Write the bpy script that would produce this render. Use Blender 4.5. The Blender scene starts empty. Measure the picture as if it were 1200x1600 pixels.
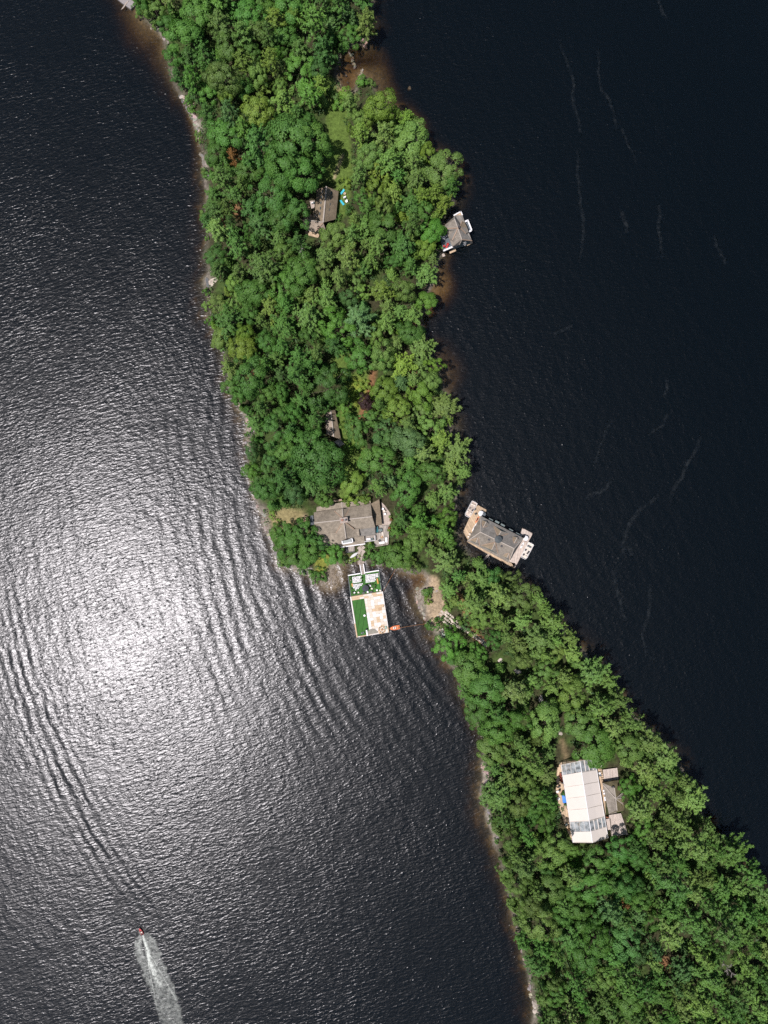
import bpy, math, random
import numpy as np
from mathutils import Vector
# ------------------------------------------------------------------ camera, world, sun, exposure
scene = bpy.context.scene
COL = scene.collection
H, F = 278.0, 1111.0                       # drone height (m), focal length in photo pixels
cam_data = bpy.data.cameras.new('drone_camera')
cam = bpy.data.objects.new('drone_camera', cam_data)
COL.objects.link(cam)
cam.location = (0, 0, H)
cam_data.sensor_fit = 'VERTICAL'
cam_data.sensor_height = 24.0
cam_data.lens = 24.0 * F / 1600.0
cam_data.clip_start = 1.0
cam_data.clip_end = 12000.0
scene.camera = cam

SUN_AZ = (-0.896, -0.444)                  # towards the sun, in plan
SUN_ZEN = math.radians(21.3)
sun_vec = Vector((SUN_AZ[0] * math.sin(SUN_ZEN), SUN_AZ[1] * math.sin(SUN_ZEN), math.cos(SUN_ZEN)))
world = bpy.data.worlds.new('World')
scene.world = world
world.use_nodes = True
wn, wl = world.node_tree.nodes, world.node_tree.links
wn.clear()
w_out = wn.new('ShaderNodeOutputWorld')
w_bg = wn.new('ShaderNodeBackground')
w_sky = wn.new('ShaderNodeTexSky')
w_sky.sky_type = 'NISHITA'
w_sky.sun_disc = False
w_sky.sun_elevation = math.pi / 2 - SUN_ZEN
w_sky.sun_rotation = math.atan2(SUN_AZ[0], SUN_AZ[1])
w_bg.inputs['Strength'].default_value = 0.075
wl.new(w_sky.outputs['Color'], w_bg.inputs['Color'])
wl.new(w_bg.outputs['Background'], w_out.inputs['Surface'])
sun_data = bpy.data.lights.new('sun', 'SUN')
sun_data.energy = 4.6
sun_data.angle = math.radians(0.53)
sun_data.color = (1.0, 0.945, 0.965)
sun = bpy.data.objects.new('sun', sun_data)
COL.objects.link(sun)
sun.location = (-110, -46, 300)
sun.rotation_euler = sun_vec.to_track_quat('Z', 'Y').to_euler()
vs = scene.view_settings
vs.view_transform = 'Standard'
vs.look = 'None'
vs.exposure = 0.25
vs.gamma = 1.0
vs.use_curve_mapping = False
scene.render.engine = 'CYCLES'
cy = scene.cycles
cy.max_bounces = 8
cy.diffuse_bounces = 3
cy.glossy_bounces = 2
cy.transmission_bounces = 2
cy.transparent_max_bounces = 12
cy.volume_bounces = 0
cy.caustics_reflective = False
cy.caustics_refractive = False
cy.sample_clamp_indirect = 4.0
cy.use_denoising = False

# ------------------------------------------------------------------ helpers
rnd = random.Random(7)
rng = np.random.default_rng(7)

def P(px, py, h=0.0):
    """plan position of a point of height h seen at photo pixel (px, py)"""
    s = (H - h) / F
    return ((px - 600.0) * s, (800.0 - py) * s)

def PV(px, py, h=0.0):
    x, y = P(px, py, h)
    return Vector((x, y, h))

def tag(o, label=None, cat=None, group=None, kind=None):
    if label: o['label'] = label
    if cat: o['category'] = cat
    if group: o['group'] = group
    if kind: o['kind'] = kind
    return o

def empty(name, loc, label=None, cat=None, group=None, rz=0.0):
    o = bpy.data.objects.new(name, None)
    COL.objects.link(o)
    o.location = loc
    o.rotation_euler = (0, 0, rz)
    o.empty_display_size = 0.3
    return tag(o, label, cat, group)

def link(name, me, parent=None):
    o = bpy.data.objects.new(name, me)
    COL.objects.link(o)
    if parent is not None:
        o.parent = parent
    return o

def np_mesh(name, verts, faces, mat=None, attr=None, smooth=False):
    """verts n x 3, faces m x k (k 3 or 4); attr: {name: per-vertex float array or n x 4 colour}"""
    verts = np.asarray(verts, dtype=np.float32)
    faces = np.asarray(faces, dtype=np.int32)
    me = bpy.data.meshes.new(name)
    n, (m, k) = len(verts), faces.shape
    me.vertices.add(n)
    me.vertices.foreach_set('co', verts.ravel())
    me.loops.add(m * k)
    me.loops.foreach_set('vertex_index', faces.ravel())
    me.polygons.add(m)
    me.polygons.foreach_set('loop_start', np.arange(0, m * k, k, dtype=np.int32))
    me.polygons.foreach_set('loop_total', np.full(m, k, dtype=np.int32))
    if smooth:
        me.polygons.foreach_set('use_smooth', np.ones(m, dtype=bool))
    me.update(calc_edges=True)
    for an, av in (attr or {}).items():
        av = np.asarray(av, dtype=np.float32)
        if av.ndim == 1:
            a = me.attributes.new(an, 'FLOAT', 'POINT')
            a.data.foreach_set('value', av)
        else:
            a = me.attributes.new(an, 'FLOAT_COLOR', 'POINT')
            a.data.foreach_set('color', av.ravel())
    if mat is not None:
        me.materials.append(mat)
    return me

class MB:
    """collects solids, in world coordinates less an origin, and links them as one mesh object"""
    def __init__(self, origin=(0, 0, 0)):
        self.v, self.f = [], []
        self.o = Vector(origin)
    def add(self, vs_, fs):
        b = len(self.v)
        self.v += [Vector(v) for v in vs_]
        self.f += [tuple(i + b for i in f) for f in fs]
        return self
    def prism(self, poly, z0, z1):
        """poly: list of (x, y); counter-clockwise or not"""
        a = sum(poly[i][0] * poly[(i + 1) % len(poly)][1] - poly[(i + 1) % len(poly)][0] * poly[i][1] for i in range(len(poly)))
        if a < 0: poly = poly[::-1]
        n = len(poly)
        self.add([(x, y, z0) for x, y in poly] + [(x, y, z1) for x, y in poly],
                 [tuple(range(n))[::-1], tuple(range(n, 2 * n))] + [(i, (i + 1) % n, n + (i + 1) % n, n + i) for i in range(n)])
        return self
    def slab(self, pts, t):
        """pts: top polygon of 3-D points, thickness t straight down"""
        pts = [Vector(p) for p in pts]
        nz = sum(pts[i].x * pts[(i + 1) % len(pts)].y - pts[(i + 1) % len(pts)].x * pts[i].y for i in range(len(pts)))
        if nz < 0: pts = pts[::-1]
        n = len(pts)
        d = Vector((0, 0, t))
        self.add([p - d for p in pts] + pts,
                 [tuple(range(n))[::-1], tuple(range(n, 2 * n))] + [(i, (i + 1) % n, n + (i + 1) % n, n + i) for i in range(n)])
        return self
    def bar(self, a, b, w, h=None):
        """box along a-b, w wide, h high (section centred)"""
        a, b = Vector(a), Vector(b)
        h = h or w
        d = (b - a).normalized()
        s = d.cross(Vector((0, 0, 1)))
        if s.length < 1e-4: s = Vector((1, 0, 0))
        s.normalize()
        u = s.cross(d).normalized()
        s, u = s * w / 2, u * h / 2
        q = [a - s - u, a + s - u, a + s + u, a - s + u, b - s - u, b + s - u, b + s + u, b - s + u]
        self.add(q, [(0, 1, 2, 3), (7, 6, 5, 4), (0, 4, 5, 1), (1, 5, 6, 2), (2, 6, 7, 3), (3, 7, 4, 0)])
        return self
    def box(self, c, sx, sy, sz, rz=0.0):
        """box standing on c"""
        ca, sa = math.cos(rz), math.sin(rz)
        pl = [(c[0] + x * ca - y * sa, c[1] + x * sa + y * ca) for x, y in ((-sx / 2, -sy / 2), (sx / 2, -sy / 2), (sx / 2, sy / 2), (-sx / 2, sy / 2))]
        return self.prism(pl, c[2], c[2] + sz)
    def disc(self, c, r, h, n=16, r2=None):
        r2 = r if r2 is None else r2
        v = [(c[0] + r * math.cos(2 * math.pi * i / n), c[1] + r * math.sin(2 * math.pi * i / n), c[2]) for i in range(n)]
        if r2 < 1e-3:
            self.add(v + [(c[0], c[1], c[2] + h)], [tuple(range(n))[::-1]] + [(i, (i + 1) % n, n) for i in range(n)])
        else:
            v += [(c[0] + r2 * math.cos(2 * math.pi * i / n), c[1] + r2 * math.sin(2 * math.pi * i / n), c[2] + h) for i in range(n)]
            self.add(v, [tuple(range(n))[::-1], tuple(range(n, 2 * n))] + [(i, (i + 1) % n, n + (i + 1) % n, n + i) for i in range(n)])
        return self
    def tube(self, pts, r, n=5, r1=None):
        pts = [Vector(p) for p in pts]
        r1 = r if r1 is None else r1
        rings, m = [], len(pts)
        for i, p in enumerate(pts):
            d = (pts[min(i + 1, m - 1)] - pts[max(i - 1, 0)]).normalized()
            s = d.cross(Vector((0.12, 0.31, 1))).normalized()
            u = s.cross(d).normalized()
            rr = r + (r1 - r) * i / max(m - 1, 1)
            rings += [p + s * rr * math.cos(2 * math.pi * k / n) + u * rr * math.sin(2 * math.pi * k / n) for k in range(n)]
        fs = [(i * n + k, i * n + (k + 1) % n, (i + 1) * n + (k + 1) % n, (i + 1) * n + k) for i in range(m - 1) for k in range(n)]
        fs += [tuple(range(n))[::-1], tuple(range((m - 1) * n, m * n))]
        return self.add(rings, fs)
    def build(self, name, mat, parent=None, smooth=False):
        me = bpy.data.meshes.new(name)
        me.from_pydata([tuple(v - self.o) for v in self.v], [], self.f)
        me.update()
        if smooth:
            for p in me.polygons: p.use_smooth = True
        me.materials.append(mat)
        return link(name, me, parent)

# ------------------------------------------------------------------ material kit
class NT:
    def __init__(self, name):
        self.m = bpy.data.materials.new(name)
        self.m.use_nodes = True
        self.t = self.m.node_tree
        self.t.nodes.clear()
        self.out = self.t.nodes.new('ShaderNodeOutputMaterial')
    def n(self, typ, **kw):
        nd = self.t.nodes.new(typ)
        for k, v in kw.items():
            if k in ('operation', 'blend_type', 'data_type', 'attribute_name', 'noise_dimensions', 'feature', 'wave_type', 'bands_direction', 'distance', 'invert', 'wave_profile', 'clamp', 'noise_type', 'normalize', 'vector_type', 'attribute_type'):
                setattr(nd, k, v)
            else:
                self.put(nd, k, v)
        return nd
    def put(self, nd, key, v):
        s = nd.inputs[int(key[1:])] if key[0] == 'i' and key[1:].isdigit() else nd.inputs[key.replace('_', ' ')]
        if isinstance(v, bpy.types.NodeSocket): self.t.links.new(v, s)
        else: s.default_value = v
    def link(self, a, b): self.t.links.new(a, b)
    def math(self, op, a, b=0.0, c=None):
        kw = dict(i0=a, i1=b)
        if c is not None: kw['i2'] = c
        return self.n('ShaderNodeMath', operation=op, **kw).outputs[0]
    def vmath(self, op, a, b=(0, 0, 0)):
        nd = self.n('ShaderNodeVectorMath', operation=op, i0=a, i1=b)
        return nd
    def noise(self, vec, scale, detail=3.0, rough=0.55, dist=0.0):
        nd = self.n('ShaderNodeTexNoise', Scale=scale, Detail=detail, Roughness=rough, Distortion=dist)
        if vec is not None: self.link(vec, nd.inputs['Vector'])
        return nd.outputs['Fac']
    def ramp(self, fac, stops):
        nd = self.t.nodes.new('ShaderNodeValToRGB')
        cr = nd.color_ramp
        while len(cr.elements) < len(stops): cr.elements.new(0.5)
        for e, (p, c) in zip(cr.elements, stops):
            e.position = p
            e.color = c if len(c) == 4 else (*c, 1)
        self.link(fac, nd.inputs['Fac'])
        return nd.outputs['Color']
    def mapr(self, v, a, b, c, d, clamp=True):
        nd = self.t.nodes.new('ShaderNodeMapRange')
        nd.clamp = clamp
        self.link(v, nd.inputs[0])
        for i, x in enumerate((a, b, c, d)): nd.inputs[i + 1].default_value = x
        return nd.outputs[0]
    def mix(self, fac, a, b, mode='MIX'):
        nd = self.t.nodes.new('ShaderNodeMix')
        nd.data_type = 'RGBA'
        nd.blend_type = mode
        for s, v in ((nd.inputs[0], fac), (nd.inputs[6], a), (nd.inputs[7], b)):
            if isinstance(v, bpy.types.NodeSocket): self.link(v, s)
            else: s.default_value = v if not isinstance(v, tuple) or len(v) == 4 else (*v, 1)
        return nd.outputs[2]
    def coords(self, kind='Object'):
        return self.t.nodes.new('ShaderNodeTexCoord').outputs[kind]
    def principled(self, color, rough=0.8, spec=0.3, normal=None, metal=0.0):
        b = self.t.nodes.new('ShaderNodeBsdfPrincipled')
        for k, v in (('Base Color', color), ('Roughness', rough), ('Specular IOR Level', spec), ('Metallic', metal)):
            if isinstance(v, bpy.types.NodeSocket): self.link(v, b.inputs[k])
            else: b.inputs[k].default_value = v if not isinstance(v, tuple) or len(v) == 4 else (*v, 1)
        if normal is not None: self.link(normal, b.inputs['Normal'])
        return b
    def surf(self, shader):
        self.link(shader.outputs[0] if not isinstance(shader, bpy.types.NodeSocket) else shader, self.out.inputs['Surface'])
        return self.m
    def bump(self, h, strength=0.4, dist=0.05):
        return self.n('ShaderNodeBump', Strength=strength, Distance=dist, Height=h).outputs[0]

_plain = {}
def plain(name, col, rough=0.7, spec=0.3, var=0.12, scale=1.5, metal=0.0):
    """paint, cloth, wood ...: a base colour with faint wear"""
    if name in _plain: return _plain[name]
    k = NT(name)
    co = k.coords()
    f = k.noise(co, scale, 4.0, 0.6)
    oi = k.t.nodes.new('ShaderNodeObjectInfo').outputs['Random']
    f2 = k.math('ADD', k.mapr(f, 0.3, 0.7, 1 - var, 1 + var), k.mapr(oi, 0, 1, -var * 0.5, var * 0.5))
    c = k.mix(1.0, (*col, 1), (1, 1, 1, 1), 'MULTIPLY')
    nd = k.n('ShaderNodeVectorMath', operation='SCALE')
    k.link(c, nd.inputs[0]); k.link(f2, nd.inputs['Scale'])
    _plain[name] = k.surf(k.principled(nd.outputs[0], rough, spec, metal=metal))
    return _plain[name]
W_RIP1, W_RIP2, W_CHOP, W_SPARK = 0.166, 0.030, 0.13, 0.30
W_SWELL, W_WAKE, W_ROUGH = 0.085, 0.08, 0.275
# ------------------------------------------------------------------ shoreline (photo pixels at water level) and terrain
SHORE_W = [(100, -260), (120, -150), (170, -40), (200, -8), (212, 6), (222, 28), (238, 44), (256, 62), (258, 80), (264, 112), (273, 135),
           (283, 152), (297, 175), (305, 192), (312, 220), (315, 245), (318, 268), (322, 292), (320, 318), (320, 345), (325, 368), (321, 400),
           (324, 425), (319, 440), (321, 462), (323, 490), (335, 520), (348, 550), (357, 590), (360, 620), (372, 640), (384, 662), (387, 690),
           (385, 715), (391, 750), (399, 782), (409, 800), (416, 825), (424, 850), (434, 876), (450, 886), (468, 893), (485, 897), (498, 909),
           (505, 912), (512, 902), (520, 890), (538, 878), (558, 874), (574, 877), (602, 881), (628, 890), (650, 895), (661, 897), (667, 908),
           (664, 920), (657, 922), (652, 930), (655, 945), (662, 958), (668, 970), (673, 985), (680, 996), (690, 1004), (693, 1016),
           (704, 1035), (716, 1052), (722, 1080), (735, 1110), (745, 1128), (753, 1145), (757, 1170), (753, 1198), (757, 1215), (752, 1240),
           (759, 1262), (764, 1290), (772, 1315), (780, 1345), (786, 1372), (797, 1405), (806, 1440), (814, 1470), (820, 1500), (828, 1540),
           (832, 1570), (833, 1600), (845, 1680), (862, 1860)]
SHORE_E = [(1460, 1860), (1400, 1640), (1290, 1480), (1210, 1405), (1180, 1378), (1150, 1340), (1118, 1300), (1093, 1262), (1076, 1220),
           (1056, 1185), (1036, 1155), (998, 1122), (972, 1092), (945, 1060), (915, 1023), (882, 988), (858, 958), (836, 925), (812, 905),
           (788, 893), (758, 884), (733, 868), (717, 850), (714, 828), (712, 800), (716, 775), (722, 745), (719, 715), (708, 690), (702, 650),
           (698, 620), (690, 590), (680, 565), (665, 540), (657, 515), (658, 495), (667, 478), (673, 452), (682, 430), (686, 408), (690, 390),
           (692, 352), (700, 335), (708, 310), (712, 285), (706, 258), (688, 243), (658, 226), (646, 208), (630, 190), (618, 174), (598, 158),
           (585, 142), (578, 128), (570, 119), (562, 116), (556, 128), (552, 140), (541, 139), (531, 130), (527, 118), (527, 100), (532, 88),
           (543, 82), (549, 73), (558, 64), (567, 70), (573, 67), (580, 45), (583, 10), (592, -60), (610, -160), (625, -260)]
shore = np.array([P(x, y) for x, y in SHORE_W + SHORE_E])

def poly_sdf(pts, poly):
    """signed distance, positive inside"""
    pts = np.asarray(pts, dtype=np.float64)
    poly = np.asarray(poly, dtype=np.float64)
    d2 = np.full(len(pts), 1e18)
    inside = np.zeros(len(pts), dtype=bool)
    n = len(poly)
    for i in range(n):
        a, b = poly[i], poly[(i + 1) % n]
        e = b - a
        w = pts - a
        t = np.clip((w @ e) / max(e @ e, 1e-9), 0, 1)
        q = w - t[:, None] * e
        d2 = np.minimum(d2, (q * q).sum(1))
        c = (a[1] > pts[:, 1]) != (b[1] > pts[:, 1])
        if e[1] != 0:
            inside ^= c & (pts[:, 0] < a[0] + (pts[:, 1] - a[1]) / e[1] * e[0])
    d = np.sqrt(d2)
    return np.where(inside, d, -d)

def value_noise(x, y, cell, seed):
    r = np.random.default_rng(seed)
    g = r.random((256, 256))
    u, v = x / cell + 1000.0, y / cell + 1000.0
    i, j = np.floor(u).astype(int), np.floor(v).astype(int)
    fu, fv = u - i, v - j
    fu, fv = fu * fu * (3 - 2 * fu), fv * fv * (3 - 2 * fv)
    G = lambda a, b: g[a % 256, b % 256]
    return (G(i, j) * (1 - fu) + G(i + 1, j) * fu) * (1 - fv) + (G(i, j + 1) * (1 - fu) + G(i + 1, j + 1) * fu) * fv

def fbm(x, y, cell, seed, octs=4):
    s, a, t = 0.0, 1.0, 0.0
    for k in range(octs):
        s = s + a * value_noise(x, y, cell / 2 ** k, seed + k)
        t += a
        a *= 0.5
    return s / t

STEP = 1.0
gx = np.arange(-216, 216.01, STEP)
gy = np.arange(-268, 268.01, STEP)
GX, GY = np.meshgrid(gx, gy)
X, Y = GX.ravel(), GY.ravel()
D = poly_sdf(np.c_[X, Y], shore) + 1.3 * (fbm(X, Y, 5.0, 11) - 0.5) * 2
Z_land = 0.30 * np.clip(D, 0, 3) + 3.2 * (1 - np.exp(-np.clip(D - 2, 0, None) / 16)) + 0.5 * (fbm(X, Y, 9, 31) - 0.5) * np.clip(D, 0, 4) / 2
slope = 0.30 + 0.75 * np.clip(fbm(X, Y, 26, 51) - .2, 0, 1)
# shallows: photo px centre, radius px, how much nearer to the surface the bed lies
depth = slope * np.clip(-D, 0, None)
depth = np.where(D < 0, depth + 0.015 * np.clip(-D, 0, None) ** 2, 0)
ease = np.ones_like(X)
for (px, py, rx, ry, k) in [(592, 112, 60, 60, .22), (645, 190, 50, 55, .28), (545, 110, 22, 35, .30), (692, 455, 42, 46, .18), (715, 545, 50, 70, .32), (200, 60, 80, 95, .24),
                            (700, 650, 50, 70, .6), (300, 220, 40, 120, .75),
                            (524, 908, 28, 36, .16), (535, 950, 26, 34, .5), (645, 935, 40, 45, .5), (730, 280, 28, 40, .5),
                            (800, 1560, 38, 60, .55), (745, 1260, 40, 90, .7), (600, 35, 30, 25, .5), (375, 640, 30, 120, .75)]:
    cx, cy_ = P(px, py)
    g = np.exp(-(((X - cx) / (rx * .25)) ** 2 + ((Y - cy_) / (ry * .25)) ** 2))
    ease = np.minimum(ease, 1 - (1 - k) * g)
depth = np.minimum(depth * ease, 14.0) * (0.55 + 0.9 * fbm(X, Y, 11, 71))
Z = np.where(D > 0, Z_land, -0.02 - depth)
# level pads under buildings: (polygon px, height, blend width m)
PADS = [([(486, 785), (610, 775), (614, 858), (505, 862)], 2.6, 4.0), ([(468, 288), (540, 285), (532, 372), (468, 372)], 3.6, 4.0),
        ([(500, 632), (540, 632), (540, 695), (500, 695)], 3.4, 3.0), ([(862, 1185), (985, 1185), (990, 1320), (880, 1320)], 3.0, 5.0)]
for poly, pz, bw in PADS:
    d = poly_sdf(np.c_[X, Y], np.array([P(x, y) for x, y in poly]))
    t = np.clip(1 + d / bw, 0, 1)
    Z = np.where(D > 0, Z * (1 - t) + pz * t, Z)
ZG = Z.reshape(GX.shape)
DG = D.reshape(GX.shape)

def _bil(A, x, y):
    u = np.clip((np.asarray(x) + 216) / STEP, 0, len(gx) - 1.001)
    v = np.clip((np.asarray(y) + 268) / STEP, 0, len(gy) - 1.001)
    i, j = np.floor(u).astype(int), np.floor(v).astype(int)
    a, b = u - i, v - j
    return (A[j, i] * (1 - a) + A[j, i + 1] * a) * (1 - b) + (A[j + 1, i] * (1 - a) + A[j + 1, i + 1] * a) * b
def gz(x, y): return float(_bil(ZG, x, y))

# ground cover colours: forest floor, grass, sand, bare rock, dry grass, earth path, lake bed
C_FLOOR, C_GRASS, C_SAND, C_ROCK = (.046, .044, .022), (.095, .145, .030), (.36, .27, .17), (.30, .26, .21)
C_DRY, C_EARTH, C_BED, C_LIME = (.24, .20, .095), (.20, .105, .05), (.048, .042, .029), (.17, .21, .035)
colr = np.tile(np.array(C_FLOOR), (len(X), 1))
nz1 = fbm(X, Y, 6, 91)
def paint(w, c):
    global colr
    colr = colr * (1 - w[:, None]) + np.array(c) * w[:, None]
def paint_poly(poly, c, blur=1.2, rag=1.6):
    d = poly_sdf(np.c_[X, Y], np.array([P(x, y) for x, y in poly])) + rag * (nz1 - 0.5) * 2
    paint(np.clip(0.5 + d / blur, 0, 1), c)
paint(np.clip((fbm(X, Y, 4, 101) - 0.42) * 5, 0, 1) * 0.8, (.05, .085, .02))          # mossy, leafy floor
def paint_path(pts, w, c):
    q = np.array([P(x, y) for x, y in pts])
    d = np.full(len(X), 1e9)
    for a, b in zip(q[:-1], q[1:]):
        e = b - a
        t = np.clip(((np.c_[X, Y] - a) @ e) / (e @ e), 0, 1)
        d = np.minimum(d, np.hypot(X - a[0] - t * e[0], Y - a[1] - t * e[1]))
    paint(np.clip(0.5 + (w - d + 0.5 * (nz1 - .5)) / 1.0, 0, 1), c)
for pl in ([(508, 158), (536, 172), (550, 235), (552, 300), (542, 345), (528, 350), (520, 290), (500, 285), (512, 230)], [(515, 545), (545, 545), (548, 590), (520, 595)],
           [(535, 590), (575, 580), (590, 640), (566, 680), (576, 715), (550, 760), (545, 790), (528, 790), (535, 720), (530, 650)],
           [(860, 1310), (905, 1325), (905, 1355), (880, 1360)], [(505, 120), (545, 128), (558, 150), (545, 200), (520, 190)]):
    paint_poly(pl, C_GRASS)
paint_poly([(552, 592), (580, 600), (572, 640), (552, 640)], C_LIME, 2.0)
paint_poly([(420, 795), (478, 795), (480, 830), (455, 850), (428, 838)], C_DRY, 2.0, 2.5)
paint_poly([(500, 866), (560, 868), (575, 878), (520, 884), (500, 905), (488, 898)], (.20, .21, .04), 1.5)
paint_poly([(525, 128), (555, 132), (552, 150), (528, 145)], C_DRY, 1.5)
paint_path([(583, 585), (578, 612), (570, 640), (560, 665)], 1.3, C_EARTH)
paint_path([(460, 838), (466, 822), (478, 808)], 0.9, C_SAND)
paint_path([(536, 250), (528, 270), (524, 285)], 0.5, C_SAND)
paint_poly([(660, 897), (682, 902), (688, 920), (690, 945), (698, 955), (690, 975), (676, 985), (664, 965), (668, 945), (672, 925), (668, 910)], C_SAND, 1.2)
paint_poly([(668, 925), (689, 920), (694, 950), (684, 958), (668, 960)], (.31, .235, .15), 1.0)
paint_path([(715, 930), (725, 950), (735, 970), (742, 990), (752, 1002)], 1.2, C_EARTH)
paint_path([(874, 1152), (880, 1175), (882, 1188)], 1.0, (.17, .13, .07))
paint_path([(775, 1138), (772, 1155)], 0.8, C_EARTH)
paint_path([(642, 578), (648, 590), (640, 605)], 1.4, C_EARTH)
for (a, b, c_, d_) in ((655, 505, 8, 8), (365, 330, 10, 12), (350, 345, 8, 10), (405, 565, 9, 7), (400, 590, 6, 6), (985, 1430, 8, 8), (1030, 1495, 9, 9), (600, 265, 8, 7)):
    paint_poly([(a - c_, b - d_), (a + c_, b - d_), (a + c_, b + d_), (a - c_, b + d_)], C_EARTH, 2.0, 2.0)
# rim of the shore: bare rock and wet gravel above and just under the water
rim = np.exp(-((D - 0.5) / 0.9) ** 2) * np.clip(0.1 + (fbm(X, Y, 9, 121) - 0.5) * 5, 0.0, .6)
paint(np.clip(np.exp(-((D - 0.3) / 0.9) ** 2), 0, 1) * .8, (.10, .085, .065))
paint(np.clip(rim, 0, 1), (.20, .17, .14))
for (px, py, r_) in ((305, 185, 34), (250, 52, 18), (320, 255, 16), (330, 441, 12), (388, 662, 20), (412, 812, 26), (470, 893, 22), (520, 900, 26), (655, 935, 24), (690, 985, 12), (755, 1155, 16), (759, 1210, 18), (835, 1575, 18), (550, 92, 16), (764, 1285, 22)):
    cx, cy_ = P(px, py)
    paint(np.exp(-((X - cx) ** 2 + (Y - cy_) ** 2) / (r_ * .25) ** 2) * np.exp(-((D - 0.9) / 1.6) ** 2) * np.clip(.55 + (nz1 - .45) * 3, .1, 1), C_ROCK)
under = np.clip(-D * 1.4, 0, 1)
paint(under, C_BED)
paint(under * np.clip((fbm(X, Y, 5, 131) - .52) * 5, 0, .75), (.06, .045, .025))
paint(under * np.clip((fbm(X, Y, 1.9, 141) - .56) * 6, 0, .5), (.21, .16, .09))
for (px, py, r_, c) in ((600, 105, 46, (.125, .09, .045)), (640, 190, 50, (.12, .085, .04)), (712, 545, 50, (.10, .07, .04)), (208, 55, 75, (.125, .09, .045)), (302, 200, 60, (.10, .075, .04)), (640, 945, 40, (.10, .08, .045)), (535, 950, 30, (.11, .085, .05)), (690, 455, 40, (.20, .13, .05)), (656, 908, 20, (.27, .18, .08)), (542, 112, 26, (.24, .16, .075))):
    cx, cy_ = P(px, py)
    paint(under * 0.8 * np.exp(-((X - cx) ** 2 + (Y - cy_) ** 2) / (r_ * .25) ** 2), c)
cx, cy_ = P(522, 905)
paint(0.85 * np.exp(-((X - cx) ** 2 + (Y - cy_) ** 2) / 8.5 ** 2) * np.clip(-D * .6 + .4, 0, 1), (.24, .19, .12))

k = NT('ground')
at = k.n('ShaderNodeAttribute', attribute_name='cover')
co = k.coords()
f1 = k.noise(co, 0.9, 5.0, 0.65)
f2 = k.noise(co, 4.5, 3.0, 0.6)
sc = k.n('ShaderNodeVectorMath', operation='SCALE')
k.link(at.outputs['Color'], sc.inputs[0])
k.link(k.math('MULTIPLY', k.mapr(f1, .3, .7, .55, 1.45), k.mapr(f2, .3, .7, .7, 1.3)), sc.inputs['Scale'])
M_GROUND = k.surf(k.principled(sc.outputs[0], 0.95, 0.1, k.bump(k.math('ADD', f1, f2), 0.8, 0.35)))
nx_, ny_ = len(gx), len(gy)
ii, jj = np.meshgrid(np.arange(nx_ - 1), np.arange(ny_ - 1))
b0 = (jj * nx_ + ii).ravel()
quads = np.c_[b0, b0 + 1, b0 + 1 + nx_, b0 + nx_]
me = np_mesh('terrain', np.c_[X, Y, Z], quads, M_GROUND, {'cover': np.c_[colr, np.ones(len(X))]}, smooth=True)
terrain = tag(link('terrain', me), 'wooded rocky peninsula and the brown lake bed round it', 'terrain', kind='structure')

# ------------------------------------------------------------------ lake
k = NT('lake_water')
co = k.coords()
sep = k.n('ShaderNodeSeparateXYZ', i0=co)
sx, sy = sep.outputs[0], sep.outputs[1]
def wave_space(along, across_scale, along_scale):
    """coordinates whose second axis runs along the crests (direction `along`), squeezed"""
    a = math.atan2(along[1], along[0])
    ca, sa = math.cos(a), math.sin(a)
    u = k.math('ADD', k.math('MULTIPLY', sx, ca * along_scale), k.math('MULTIPLY', sy, sa * along_scale))
    v = k.math('ADD', k.math('MULTIPLY', sx, -sa * across_scale), k.math('MULTIPLY', sy, ca * across_scale))
    return k.n('ShaderNodeCombineXYZ', i0=u, i1=v).outputs[0]
big = k.noise(co, 0.012, 3.0, 0.5)
gust = k.mapr(k.noise(co, 0.03, 4.0, 0.65), 0.3, 0.7, 0.62, 1.28)
spark = k.math('POWER', k.noise(wave_space((1, 0.25), 1.1, 0.8), 1.0, 1.0, 0.5), 6.0)
rip1 = k.noise(wave_space((1, 0.28), 1.0, 0.34), 1.0, 2.5, 0.55, 0.5)        # wind ripples, crests a little off level
rip2 = k.noise(wave_space((1, 0.05), 2.3, 1.1), 1.0, 2.0, 0.5)
chop = k.noise(wave_space((0.45, -1), 0.30, 0.12), 1.0, 1.5, 0.5)
h = k.math('MULTIPLY', k.math('ADD', k.math('MULTIPLY', rip1, W_RIP1), k.math('ADD', k.math('MULTIPLY', rip2, W_RIP2), k.math('ADD', k.math('MULTIPLY', chop, W_CHOP), k.math('MULTIPLY', spark, W_SPARK)))), gust)
# long waves thrown back from the shore and old boat wakes: arcs about a far point to the east
ccx, ccy = P(1200, 700)
dx_, dy_ = k.math('SUBTRACT', sx, ccx), k.math('SUBTRACT', sy, ccy)
rad = k.math('SQRT', k.math('ADD', k.math('MULTIPLY', dx_, dx_), k.math('MULTIPLY', dy_, dy_)))
wob = k.math('MULTIPLY', k.noise(co, 0.022, 2.0, 0.5), 26.0)
radw = k.math('ADD', rad, k.math('MULTIPLY', k.noise(co, 0.03, 2.0), 9.0))
s1 = k.math('SINE', k.math('MULTIPLY', radw, 2 * math.pi / 5.2))
env1 = k.math('MULTIPLY', k.mapr(k.noise(wave_space((0.4, -1), 0.05, 0.018), 1.0, 2.0), 0.38, 0.62, 0.15, 1.0), k.math('MULTIPLY', k.mapr(rad, 150, 265, 1.0, 0.18), k.mapr(sy, -115, -50, 0.12, 1.0)))
s2 = k.math('SINE', k.math('MULTIPLY', k.math('ADD', rad, k.math('MULTIPLY', k.noise(co, 0.09, 3.0), 5.0)), 2 * math.pi / 3.9))
e2 = k.math('DIVIDE', k.math('SUBTRACT', rad, 304.0), 7.5)
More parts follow.
